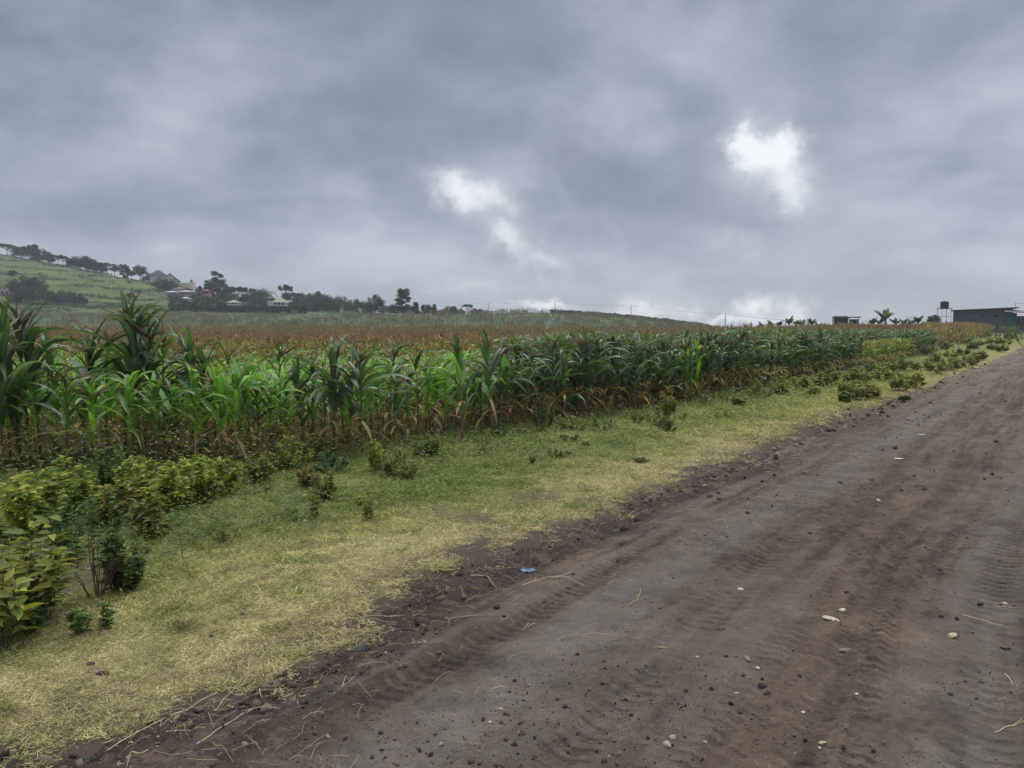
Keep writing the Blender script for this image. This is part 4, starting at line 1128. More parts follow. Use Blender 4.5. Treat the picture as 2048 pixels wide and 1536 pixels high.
S_ = [  # u, v, width px, height ratio, colour, label
 (1662, 1233, 36, .22, (.36, .32, .25), 'flat pale oval stone, largest light one on the road'),
 (1685, 1217, 20, .60, PALE, 'pale angular stone just above the flat oval one'),
 (1688, 1284, 30, .20, BRN, 'brown flat stone pressed into the road below the oval one'),
 (1907, 1263, 26, .60, (.36, .29, .21), 'rounded tan stone on the right wheel track'),
 (1962, 1198, 18, .55, DARKS, 'dark stone at the right side of the road with shade under it'),
 (2008, 1193, 20, .35, (.42, .40, .36), 'white chip of stone near the right border'),
 (2013, 1282, 22, .40, (.09, .06, .05), 'dark reddish clod near the right border'),
 (1964, 1349, 16, .70, DARKS, 'black round clod at lower right, upper of three'),
 (1900, 1375, 13, .60, DARKS, 'black clod at lower right, left of three'),
 (1953, 1380, 12, .55, DARKS, 'black clod at lower right, lowest of three'),
 (1752, 1320, 9, .5, (.5, .47, .44), 'small white pebble in the middle track'),
 (1714, 1372, 9, .45, (.5, .47, .44), 'small white oval pebble left of the middle track'),
 (1695, 1175, 14, .45, DARKS, 'dark flat clod above the pale angular stone'),
 (1480, 1171, 15, .60, PALE, 'pale rounded stone alone in the upper middle of the road'),
 (1442, 1253, 20, .65, (.09, .075, .065), 'dark grey stone among the tread marks'),
 (1453, 1303, 13, .65, DARKS, 'black clod near the tan stone in the middle'),
 (1495, 1312, 18, .75, (.22, .18, .14), 'tan round stone in the middle of the road'),
 (1516, 1325, 11, .50, PALE, 'small pale chip right of the tan round stone'),
 (1498, 1345, 13, .60, (.20, .16, .12), 'tan pebble below the tan round stone'),
 (1395, 1303, 12, .45, (.30, .24, .18), 'light pebble left of the black clod'),
 (1605, 1402, 13, .35, PALE, 'pale flat pebble lower middle'),
 (1372, 1373, 12, .75, (.07, .05, .035), 'dark round clod in the tread marks'),
 (1473, 1372, 14, .55, (.24, .20, .16), 'grey tan stone beside the dark broken clods'),
 (1525, 1360, 26, .45, DARKS, 'broken black clod, widest on the lower middle of the road'),
 (1535, 1375, 20, .40, (.05, .035, .03), 'black crumbled clod under the widest one'),
 (1334, 1475, 22, .75, (.30, .25, .20), 'large light stone at the bottom centre'),
 (1345, 1461, 22, .40, (.26, .22, .18), 'flatter light stone right behind the large bottom one'),
 (1411, 1466, 12, .65, (.30, .25, .20), 'light pebble right of the large bottom one'),
 (1343, 1531, 15, .50, PALE, 'pale pebble cut by the bottom border'),
 (1290, 1530, 28, .50, (.05, .045, .045), 'dark stone at the bottom border'),
 (1645, 1467, 18, .45, (.30, .25, .18), 'tan pebble pair, upper one at bottom right'),
 (1640, 1475, 9, .60, PALE, 'tan pebble pair, smaller one at bottom right'),
 (720, 1286, 30, .65, (.05, .05, .052), 'dark angular rock near the grass border'),
 (724, 1338, 16, .55, DARKS, 'black clod with straw beside it'),
 (664, 1379, 18, .55, DARKS, 'black clod left of the light dust patch'),
 (995, 1211, 18, .75, DARKS, 'black block shaped stone beside a long straw'),
 (1007, 1226, 11, .65, DARKS, 'small black stone under the block shaped one'),
 (1088, 1199, 9, .6, DARKS, 'small black clod on the left track'),
 (563, 1141, 14, .60, DARKS, 'dark stone lying alone on the pale grass'),
 (180, 1321, 20, .55, DARKS, 'dark clod on the grass near the left'),
 (422, 1268, 14, .60, DARKS, 'dark clod on dry grass by the road edge'),
 (155, 1266, 22, .45, DARKS, 'dark stone below the green seedlings'),
 (110, 1250, 26, .40, (.06, .05, .045), 'dark flat stone at the foot of the left weeds'),
 (205, 1342, 30, .50, (.07, .05, .04), 'brown clod at the ragged grass edge'),
 (485, 1225, 12, .5, DARKS, 'small dark clod on the dry grass'),
 (535, 1370, 30, .45, (.10, .085, .075), 'grey brown half buried stone among straws'),
 (322, 1428, 20, .50, (.06, .045, .04), 'dark clod among the straws at lower left'),
 (490, 1483, 20, .65, (.16, .13, .10), 'brown rounded stone at the lower left of the road'),
 (145, 1503, 20, .60, DARKS, 'black clod at lower left among straws'),
 (405, 1505, 22, .60, (.06, .05, .045), 'dark stone cluster at lower left, upper one'),
 (422, 1518, 18, .60, (.07, .055, .045), 'dark stone cluster at lower left, lower one'),
 (240, 1527, 18, .60, (.20, .16, .12), 'tan stone at the bottom border on the left'),
 (248, 1515, 26, .60, DARKS, 'dark rough stone behind the tan bottom one'),
 (1002, 1405, 10, .6, (.45, .40, .33), 'small pale pebble on the grey band'),
 (980, 1433, 8, .7, (.45, .42, .38), 'tiny white chip on the grey band'),
 (1420, 988, 16, .70, DARKS, 'dark clod on the left track further up'),
 (1438, 994, 12, .60, DARKS, 'dark clod just right of the one on the left track'),
 (1756, 996, 11, .8, (.35, .30, .24), 'pale stone further up the middle of the road'),
 (1683, 960, 11, .6, DARKS, 'dark clod far up the road near the middle'),
 (1793, 911, 30, .16, (.50, .42, .32), 'wide flat cream stone far up the road'),
 (1790, 895, 12, .9, DARKS, 'dark clod behind the wide flat cream stone'),
 (1697, 822, 10, .8, DARKS, 'dark stone on the grass edge far up the road'),
 (1735, 830, 10, .9, DARKS, 'dark clod on the road edge far up'),
 (1992, 880, 14, .9, DARKS, 'dark pile of earth on the right side far up the road'),
 (1512, 851, 9, .6, (.6, .58, .55), 'white litter like stone on the pale grass'),
 (1421, 918, 15, .45, DARKS, 'dark clod at the grass border right of centre'),
 (1880, 1130, 16, .35, DARKS, 'dark flat clod in the upper right track'),
 (1620, 1060, 10, .6, DARKS, 'dark clod in the middle upper road'),
 (1850, 970, 16, .4, DARKS, 'dark splayed clod on the right track further up'),
 (610, 985, 12, .6, (.4, .33, .26), 'pale stone in the grass beside the drooping weed'),
 (610, 1038, 10, .5, (.5, .42, .3), 'cream stone on the green grass left of the thin sprig'),
]
for i, (u, v, wp, hr, col, lab) in enumerate(S_):
    p = ground_at(u, v); sc = p.y / F
    rx = wp * sc / 2
    mb = stone_mesh(i, (rx, rx * random.uniform(.6, .85), rx * hr), col, .5 if col == DARKS else .3)
    nm = 'dirt_clod' if 'clod' in lab or 'pile' in lab else ('pebble' if 'pebble' in lab or 'chip' in lab else 'stone')
    o = mb.build(nm, M_rock); o.location = (p.x, p.y, road_z(p.x, p.y) + rx * hr * .22); o.rotation_euler = (random.uniform(-.15, .15), random.uniform(-.15, .15), random.uniform(-.5, .5))
    tag(o, lab, {'dirt_clod': 'clod', 'pebble': 'pebble', 'stone': 'stone'}[nm])
# loose gravel and crumbs (stuff)
import bmesh
bm = bmesh.new(); bmesh.ops.create_icosphere(bm, subdivisions=1, radius=1)
tv = np.array([q.co[:] for q in bm.verts]); tf = np.array([[q.index for q in a.verts] for a in bm.faces]); bm.free()
N = 170000
d = 2.0 * (45 / 2.0) ** rng.random(N); a = rng.uniform(-.7, .66, N); x, y = np.sin(a) * d, np.cos(a) * d
B = border(x, y); s, t = road_st(x, y)
cl = fbm(x, y, .8, 4, .6, 110)
prob = .07 + .9 * sst(.5, .66, cl) + .8 * np.exp(-((B - .1) / .22) ** 2)
ok = (B > -.1) & (t < 7) & (rng.random(N) < prob * .55)
x, y = x[ok], y[ok]; n = len(x); B = B[ok]; dist = np.hypot(x, y)
zd, *_ = road_detail(x, y)
zz = H(x, y) - .035 + zd * sst(60, 12, y)
sz = .0018 + rng.pareto(2.6, n) * .0024; sz = np.minimum(sz, .016) * np.clip(dist / 5, .8, 4) ** .7 * (1 + 1.1 * np.exp(-((B - .2) / .22) ** 2))
pal = np.array([DARKS, (.09, .065, .05), (.13, .10, .08), (.30, .25, .20), (.05, .038, .032)])
ci_ = rng.choice(5, n, p=[.25, .28, .2, .025, .245])
tvn = tv * (1 + (rng.random((len(tv), 1)) - .5) * .5)
mb = MB(); mb.batch(tvn, tf, frames(rdir(n), rdir(n)), np.stack([x, y, zz + sz * .2], 1), np.stack([sz, sz * rng.uniform(.6, 1, n), sz * .7], 1), vary((1, 1, 1), n, .2) * pal[ci_])
tag(mb.build('loose_gravel', M_rock), 'small crumbs of earth and grit scattered over the dirt road', 'gravel', kind='stuff')

def straw(mb, p0, ang_, L_, wob, r, col=(.46, .36, .21), rad_=.0017, branches=0):
    n = 8; q = np.linspace(0, 1, n)
    aa = ang_ + np.cumsum(r.uniform(-wob, wob, n)) + (r.uniform(-1.0, 1.0) if r.random() < .3 else 0) * (q > r.uniform(.4, .8))
    x = p0[0] + np.cumsum(np.cos(aa)) * L_ / n; y = p0[1] + np.cumsum(np.sin(aa)) * L_ / n
    zz = np.array([road_z(a, b) for a, b in zip(x, y)])
    zz = np.maximum(zz, np.mean(zz) - .01) + rad_ * 1.5 + np.sin(q * 3.14) * .012 * r.random()
    pts = np.stack([x, y, zz], 1); mb.tube(pts, np.linspace(rad_, rad_ * .6, n), 4, np.array(col) * r.uniform(.75, 1.15))
    for k in range(branches):
        j = r.integers(2, n - 1); straw(mb, pts[j][:2] - origin_fix, ang_ + r.uniform(-.8, .8), L_ * r.uniform(.3, .6), wob * 1.5, r, col, rad_ * .8)
origin_fix = np.zeros(2)
ST = [(175, 1515, 430, 1380, 2, 'long branching straw at the bottom left, nearest the camera'), (330, 1480, 240, 1530, 2, 'long pale straw running to the bottom left border'), (380, 1500, 480, 1420, 2, 'forked straw lying left of the lower stones'),
      (400, 1440, 540, 1340, 3, 'tufted straw stalk with several ends at lower left'), (640, 1240, 800, 1225, 2, 'straw stalk lying along the grass border left of the dark rock'), (420, 1325, 530, 1318, 1, 'yellow flat straw blade on the border of the grass'),
      (875, 1235, 985, 1222, 0, 'long thin straw ending at the black block stone'), (930, 1145, 1025, 1152, 0, 'pale stick on the dark soil left of the blue scrap'),
      (1245, 1203, 1305, 1170, 1, 'dry twig with a fork on the grey band of the road'), (1302, 1283, 1332, 1280, 2, 'small pale bent straw in the middle of the road'), (1915, 1216, 2008, 1233, 0, 'straight pale straw near the right border'),
      (1985, 1200, 2048, 1208, 0, 'pale straw cut by the right border'), (1980, 1445, 2048, 1418, 1, 'bent straw at the lower right border'), (2008, 1325, 2035, 1352, 0, 'curved thin straw right of the black clods'),
      (1120, 1140, 1155, 1165, 0, 'curly straw right of the blue scrap'), (1035, 1165, 1110, 1140, 3, 'tangle of straw under the blue scrap'), (520, 1370, 522, 1395, 0, 'short straw standing by the half buried stone'),
      (1500, 988, 1570, 994, 2, 'pale straw on the left track further up the road'), (660, 1390, 710, 1345, 1, 'thin curved straw left of the black clod'), (1045, 1250, 1062, 1236, 1, 'small bent straw right of the small black stone')]
r = np.random.default_rng(77)
for (u0, v0, u1, v1, br, lab) in ST:
    a_, b_ = ground_at(u0, v0), ground_at(u1, v1)
    mb = MB(); L_ = (b_ - a_).length; an = math.atan2(b_.y - a_.y, b_.x - a_.x)
    straw(mb, np.array([a_.x, a_.y]), an, L_, .12, r, (.46, .38, .23), .0019, br)
    tag(mb.build('straw_stalk', M_straw), lab, 'straw', 'single straws on the road')
mb = MB()
for i in range(900):
    s_ = 1.6 + 10 * r.random() ** 2.4
    dist_b = r.normal(.0, .22) if r.random() < .75 else r.uniform(0, 1.2)
    x_ = RD[0] * s_ ; 
    # point on the border at this s, shifted across
    px, py = np.array([-4.0 * (1 / 1.5184), 4.0 * .72 / 1.5184]) + RD * s_ + np.array([RD[1], -RD[0]]) * dist_b
    straw(mb, (px, py), r.random() * 6.28 if r.random() < .5 else .95 + r.normal(0, .5), r.uniform(.04, .20), .18, r, (.40, .32, .19), .0009 * max(1, s_ / 5), 0)
tag(mb.build('straw_litter', M_straw), 'scattered dry grass stems along the ragged edge of the road', 'straw', kind='stuff')

# blue plastic scrap and a far blue strip
M_blue = mat_plain('blue_plastic', (.10, .14, .24), .35, 0, 20, .5, .5)
M_blue2 = mat_plain('pale_blue_plastic', (.25, .45, .65), .4, 0, 20, .3, .5)
def scrap(u, v, wd, ht, mat, lab, seed):
    p = ground_at(u, v); r = np.random.default_rng(seed)
    n = 14; mb = MB(); gx, gy = np.meshgrid(np.linspace(-.5, .5, n), np.linspace(-.5, .5, 8), indexing='ij')
    zz = .007 * (np.sin(gx * 14 + 2 * gy * 5) + np.sin(gy * 17 + gx * 4)) + .012 + .006 * r.random(gx.shape)
    X = (gx + .12 * np.sin(gy * 8)) * wd; Y = (gy + .2 * np.sin(gx * 7)) * ht * (1 - .3 * np.abs(gx))
    i, j = np.meshgrid(np.arange(n - 1), np.arange(7), indexing='ij'); f = np.stack([i * 8 + j, (i + 1) * 8 + j, (i + 1) * 8 + j + 1, i * 8 + j + 1], -1).reshape(-1, 4)
    mb.add(np.stack([X, Y, zz * min(1, wd * 7)], -1).reshape(-1, 3), f, (.1, .2, .5))
    o = mb.build('plastic_scrap', mat); o.location = (p.x, p.y, road_z(p.x, p.y) + .004); o.rotation_euler = (0, 0, -.5)
    md = o.modifiers.new('thickness', 'SOLIDIFY'); md.thickness = .0012
    tag(o, lab, 'litter')
scrap(1055, 1131, .11, .06, M_blue, 'crumpled blue plastic scrap on straw at the road edge', 1)
scrap(1843, 868, .10, .03, M_blue2, 'thin pale blue strip of litter far up the road', 2)

# ------------------------------------------------------------ trees
QUAD = np.array([[-.5, 0, 0], [0, -.35, .08], [.5, 0, 0], [0, .5, -.05]])
def tree_mesh(kind, seed, tone):
    """unit height 1 tree; returns trunk, crown builders"""
    r = np.random.default_rng(seed); tr, cr = MB(), MB()
    cl = []
    if kind == 'round':
        for i in range(26):
            d_ = rdir(1, -.55, 1, r)[0]; cl.append((np.array([0, 0, .60]) + d_ * np.array([.33, .33, .30]) * r.uniform(.45, 1.05), r.uniform(.09, .17)))
        forks = .28
    elif kind == 'flat':
        for i in range(30):
            a = r.random() * 6.28; q = math.sqrt(r.random()) * .62
            cl.append((np.array([math.cos(a) * q, math.sin(a) * q, .86 - q * q * .25 + r.uniform(-.07, .06)]), r.uniform(.07, .12)))
        forks = .42
    elif kind == 'tall':
        for i in range(26):
            z_ = r.uniform(.22, .97); q = (.06 + .20 * math.sin(math.pi * min(1, (z_ - .12) * 1.05)) ) * math.sqrt(r.random())
            a = r.random() * 6.28; cl.append((np.array([math.cos(a) * q, math.sin(a) * q, z_]), r.uniform(.05, .11)))
        forks = .5
    elif kind == 'broad':
        for i in range(46):
            d_ = rdir(1, -.75, 1, r)[0]; cl.append((np.array([0, 0, .42]) + d_ * np.array([.78, .78, .46]) * r.uniform(.45, 1.02), r.uniform(.13, .22)))
        forks = .25
    else:  # dense column
        for i in range(34):
            z_ = r.uniform(.05, .93); q = .24 * (1.08 - z_ ** 1.6) * math.sqrt(r.random())
            a = r.random() * 6.28; cl.append((np.array([math.cos(a) * q, math.sin(a) * q, z_]), r.uniform(.07, .12)))
        forks = .3
    tops = [np.array([r.uniform(-.02, .02), r.uniform(-.02, .02), forks])]
    tr.tube([np.array([0, 0, -.03]), np.array([.01, 0, forks * .5]), tops[0]], [.032, .024, .020], 7, (.09, .07, .055))
    for (c_, q_) in cl[::2]:
        m_ = (tops[0] + c_) / 2 + rdir(1, -1, 1, r)[0] * .03
        tr.tube([tops[0], m_, c_], [.013, .008, .003], 4, (.085, .068, .055), cap=False)
    for (c_, q_) in cl:
        n = 90
        d_ = rdir(n, -1, 1, r); rr = (.35 + .75 * r.random((n, 1)))
        flatn = np.array([1.25, 1.25, .55 if kind == 'flat' else .85])
        pos = c_ + d_ * rr * q_ * flatn
        s_ = r.uniform(.035, .075, n)
        cr.batch(QUAD, [[0, 1, 2, 3]], frames(rdir(n, -.6, .6, r), rdir(n, .1, 1, r)), pos, s_, vary(np.array(tone) * r.uniform(.75, 1.35), n, .3, r))
    return tr.mesh('trunk', M_bark), cr.mesh('crown', M_tree, False)
T_DARK, T_MID, T_GRN, T_RED = (.026, .042, .022), (.045, .065, .030), (.060, .085, .036), (.085, .070, .045)
TREES = {}
def get_tree(kind, tone):
    if (kind, tone) not in TREES:
        TREES[(kind, tone)] = [tree_mesh(kind, int(tone[0] * 1e4) + len(kind) * 13 + i * 7, tone) for i in range(3)]
    return TREES[(kind, tone)]
def put_tree(u, vb, vt, kind, tone, label, wmul=1.0, d=None, group='trees of the far village and ridge', name='tree'):
    p = ground_at(u, vb) if d is None else at_depth(u, d)
    h = (V0 - vt) / F * p.y + CAMH - p.z
    t = thing(name, label, 'tree', (p.x, p.y, p.z - .1), random.random() * 6.28, group, (h * wmul, h * wmul, h))
    tm, cm = get_tree(kind, tone)[random.randrange(3)]
    link('trunk', tm, t); link('crown', cm, t)
TL = [
 (4, 505, 486, 'flat', T_MID, 'pale flat topped tree on the ridge at the left border', 1.1, 450), (24, 508, 489, 'flat', T_MID, 'thin airy tree next to the left border on the ridge', 1.1, 450),
 (40, 512, 494, 'flat', T_MID, 'low airy tree before the big dark ridge trees', 1.0, 446),
 (52, 516, 493, 'broad', T_DARK, 'first of the large dark trees on the left ridge', 1.0, 440), (68, 518, 490, 'round', T_DARK, 'dark tree in the middle of the left ridge clump', 1.1, 440),
 (78, 519, 490, 'column', T_DARK, 'highest pointed dark tree of the left ridge clump', 1.2, 440), (92, 521, 497, 'broad', T_DARK, 'dark tree sloping down the right of the left ridge clump', .9, 440),
 (106, 523, 509, 'broad', T_DARK, 'low dark tree ending the left ridge clump', 1.0, 440), (124, 526, 510, 'flat', T_DARK, 'flat topped tree with gaps, right of the left ridge clump', 1.1, 440), (134, 527, 513, 'flat', T_DARK, 'small flat topped tree beside the gap in the ridge', .9, 440),
 (150, 529, 517, 'broad', T_DARK, 'leftmost tree of the second dark ridge clump', .9, 438), (163, 531, 512, 'broad', T_DARK, 'top tree of the second dark ridge clump', 1.0, 438), (178, 533, 512, 'broad', T_DARK, 'broad tree in the second dark ridge clump', 1.0, 438),
 (193, 536, 517, 'broad', T_DARK, 'right tree of the second dark ridge clump', .9, 438), (206, 538, 528, 'broad', T_DARK, 'low tree at the end of the second dark clump', 1.0, 438),
 (220, 540, 526, 'flat', T_DARK, 'layered flat tree right of the second clump', 1.3, 438), (236, 543, 531, 'round', T_DARK, 'small airy tree on the descending ridge', 1.1, 438), (252, 546, 530, 'tall', T_DARK, 'pointed small tree on the descending ridge', 1.3, 438), (261, 547, 533, 'column', T_DARK, 'narrow dark tree beside the pointed small one', 1.2, 438),
 (268, 549, 541, 'round', T_DARK, 'tiny bush on the ridge before the round see through tree', 1.2, 438), (286, 552, 531, 'round', T_MID, 'round see through tree left of the dark roofed house', 1.15, 436), (303, 556, 545, 'broad', T_DARK, 'low dark tree touching the dark roofed house', .9, 436),
 (25, 562, 540, 'round', T_DARK, 'small round tree alone on the left hillside', 1.0, None), (45, 590, 548, 'broad', T_DARK, 'large dark tree left in the hillside grove', .75, None), (70, 592, 552, 'broad', T_DARK, 'large dark tree centre in the hillside grove', .75, None),
 (55, 606, 572, 'broad', T_DARK, 'lower front tree of the hillside grove on the left', .9, None), (90, 608, 574, 'broad', T_MID, 'mid tree of the hillside grove', .8, None), (115, 609, 578, 'broad', T_DARK, 'dark tree right of centre in the hillside grove', .8, None),
 (140, 610, 580, 'broad', T_MID, 'paler tree near the right end of the hillside grove', .75, None), (160, 611, 587, 'broad', T_DARK, 'right end tree of the hillside grove', .85, None), (28, 606, 585, 'broad', T_DARK, 'low tree at the left end of the hillside grove', .9, None),
 (262, 606, 583, 'round', T_RED, 'reddish brown small tree alone below the pasture', 1.1, None), (278, 592, 578, 'round', T_GRN, 'small green tree touching the reddish brown one', .9, None), (259, 570, 561, 'round', T_GRN, 'small faint bush tree high on the pasture', 1.2, None),
 (325, 582, 553, 'broad', T_DARK, 'big round dark tree below the dark roofed house', .72, None), (342, 584, 560, 'broad', T_DARK, 'dark tree below the white gabled house', .8, None),
 (420, 592, 561, 'tall', T_DARK, 'narrow tree left of the tall loose one above the village', .9, 400), (438, 595, 546, 'tall', T_MID, 'tall loose crowned tree above the village', 1.0, 400), (450, 598, 560, 'tall', T_DARK, 'right hand stem of the tall loose crowned tree', 1.0, 398),
 (460, 600, 569, 'round', T_DARK, 'dark tree just right of the tall loose one', .9, 395), (478, 600, 572, 'flat', T_DARK, 'flat topped tree over the pavilion roof', .75, 392), (496, 602, 574, 'flat', T_DARK, 'second flat topped tree, reaching to the right', .7, 392),
 (512, 604, 576, 'broad', T_DARK, 'dark tree with a rounded top mid village', .8, 390), (532, 604, 575, 'broad', T_DARK, 'second dark rounded tree mid village', .8, 388), (546, 606, 588, 'round', T_MID, 'paler tree between the dark rounded ones and the umbrella tree', 1.0, 386),
 (572, 608, 568, 'flat', T_DARK, 'umbrella shaped tree rising above the village skyline', .55, 384), (574, 608, 584, 'round', T_DARK, 'dark lower tree at the foot of the umbrella shaped one', .9, 380), (590, 610, 584, 'flat', T_DARK, 'flat dark tree right of the umbrella shaped one', .8, 380),
 (604, 612, 583, 'broad', T_DARK, 'broad dark tree right of the cream roofed hut', .8, 378), (622, 614, 585, 'broad', T_DARK, 'dark tree in the long dark group, left one', .8, 374), (638, 615, 581, 'broad', T_DARK, 'highest tree of the long dark group', .75, 370),
 (655, 617, 586, 'broad', T_DARK, 'dark tree in the long dark group, right of the highest', .8, 366), (672, 619, 590, 'broad', T_DARK, 'dark tree near the thin white posts', .8, 362), (688, 621, 591, 'broad', T_DARK, 'dark tree at the right end of the long group', .75, 358),
 (645, 625, 600, 'broad', T_DARK, 'lower dark tree in front of the highest of the long group', .9, 340), (668, 627, 603, 'broad', T_DARK, 'lower dark tree behind the white posts', .9, 338), (625, 622, 601, 'broad', T_MID, 'lower mid green tree where the hedge ends', .9, 340),
 (706, 625, 601, 'broad', T_MID, 'softer green tree left of the big lone field tree', .85, 345), (716, 625, 597, 'round', T_MID, 'pale upright tree behind the big lone field tree', .8, 348), (730, 627, 600, 'broad', T_MID, 'shaded tree behind the lone field tree', .8, 340),
 (752, 634, 587, 'broad', T_DARK, 'big lone tree in the field with a visible forked trunk', .58, 292), (738, 630, 617, 'broad', T_GRN, 'low pale green tree at the left foot of the lone field tree', 1.1, 310),
 (782, 626, 605, 'broad', T_MID, 'low tree between the lone field tree and the tall one', 1.0, 330), (806, 628, 578, 'tall', T_DARK, 'tall narrow tree, highest in the middle distance', 1.05, 318), (797, 628, 606, 'broad', T_DARK, 'dark tree at the left foot of the tall narrow one', .9, 320), (818, 628, 608, 'broad', T_DARK, 'dark tree at the right foot of the tall narrow one', .9, 320),
 (833, 628, 602, 'column', T_DARK, 'pointed dark tree right of the tall narrow one', 1.1, 322), (847, 628, 609, 'column', T_DARK, 'slim dark tree left of the square topped one', 1.0, 322), (858, 628, 607, 'broad', T_DARK, 'square topped dark tree', .85, 322), (870, 628, 608, 'column', T_DARK, 'slim pointed tree ending the dark group', 1.1, 322),
 (880, 627, 618, 'broad', T_DARK, 'low tree in the dip of the tree line', 1.0, 322), (898, 627, 612, 'broad', T_MID, 'mid tree at the crest left of the see through tree', 1.0, 322), (908, 626, 611, 'round', T_MID, 'rounded tree at the crest', 1.0, 322), (920, 626, 616, 'broad', T_MID, 'low wide tree on the crest left of the see through one', .9, 322),
 (935, 626, 607, 'flat', T_MID, 'see through tree near the end of the tree line', .75, 320), (950, 626, 615, 'broad', T_DARK, 'last low dark tree of the line on the crest', .9, 320), (960, 626, 617, 'round', T_DARK, 'tiny last bush of the line on the crest', 1.2, 320),
]
for (u, vb, vt, kd, tn, lab, wm, dd) in TL: put_tree(u, vb, vt, kd, tn, lab, wm, dd)
# garden trees among the village houses
vill = [(355, 588, 572), (368, 600, 584), (380, 596, 578), (392, 604, 588), (400, 592, 572), (412, 606, 590), (425, 600, 578), (432, 612, 592), (448, 608, 588), (355, 608, 592), (372, 612, 598), (390, 614, 600), (410, 614, 602), (440, 616, 600), (452, 614, 596), (485, 612, 592), (500, 616, 600), (515, 612, 592), (528, 618, 602), (540, 614, 598), (350, 600, 585), (345, 612, 598), (492, 604, 586), (466, 598, 586), (590, 616, 600), (610, 618, 600), (535, 604, 590), (420, 584, 570), (385, 586, 572), (345, 595, 580)]
vill = sorted(vill)
for i, (u, vb, vt) in enumerate(vill):
    put_tree(u, vb, vt, ['broad', 'round', 'broad', 'column'][i % 4], [T_DARK, T_MID, T_GRN][i % 3], ['dark', 'mid green', 'pale green'][i % 3] + ' garden tree, ' + ORDN[i % 20] + ' from the left in the ' + ('left' if i < 20 else 'right') + ' part of the village', 1.25, None, 'garden trees of the village')

# clipped hedge at the foot of the village
mb = MB(); n = 9000
q = rng.random(n); u = 340 + q * 275; dd = 316 + rng.uniform(-1, 1, n)
vb = 622 + q * 6; x = (u - 1024) / F * dd
z0 = H(x, dd); zz = z0 + rng.random(n) * (2.6 + .5 * fbm(u, u * 0, 12, 2, .5, 120))
mb.batch(QUAD, [[0, 1, 2, 3]], frames(rdir(n), rdir(n)), np.stack([x, dd, zz], 1), rng.uniform(.35, .6, n), vary((.022, .035, .020), n, .3))
tag(mb.build('hedge', M_tree, None, False), 'long dark clipped hedge below the village houses', 'hedge')
# dark hedge line crossing the crest of the middle hill, scrub on contour lines
mb = MB(); n = 9000
u = 1100 + rng.random(n) * 340; dd = 296 + rng.uniform(-6, 3, n); x = (u - 1024) / F * dd
zz = H(x, dd) + rng.random(n) * (1.0 + .8 * fbm(u, u * 0, 8, 3, .6, 121))
mb.batch(QUAD, [[0, 1, 2, 3]], frames(rdir(n), rdir(n)), np.stack([x, dd, zz], 1), rng.uniform(.25, .5, n), vary((.045, .055, .030), n, .3))
tag(mb.build('crest_scrub', M_tree, None, False), 'dark scrub running down the crest of the middle hill', 'scrub', kind='stuff')
mb = MB(); n = 70000
u = rng.uniform(-60, 640, n); dd = rng.uniform(305, 440, n); x = (u - 1024) / F * dd; z0 = H(x, dd)
nn_ = fbm(x, dd, 22, 4, .6, 11)
zs = z0 + (nn_ - .5) * 9 + (fbm(x, dd, 60, 2, .5, 13) - .5) * 6 + x * .02
strip = .5 + .5 * np.sin(zs * 1.15)
ok = (rng.random(n) < sst(.80, .97, strip) * .8 + .05 * (fbm(x, dd, 8, 3, .6, 14) > .55)) & (z0 > 8.5)
x, dd, z0 = x[ok], dd[ok], z0[ok]; n = len(x)
mb.batch(QUAD, [[0, 1, 2, 3]], frames(rdir(n), rdir(n, .2, 1)), np.stack([x, dd, z0 + rng.random(n) * .7], 1), rng.uniform(.4, .8, n), vary((.050, .075, .030), n, .35))
tag(mb.build('hillside_scrub', M_tree, None, False), 'low scrub lines along the contours of the left pasture hill', 'scrub', kind='stuff')

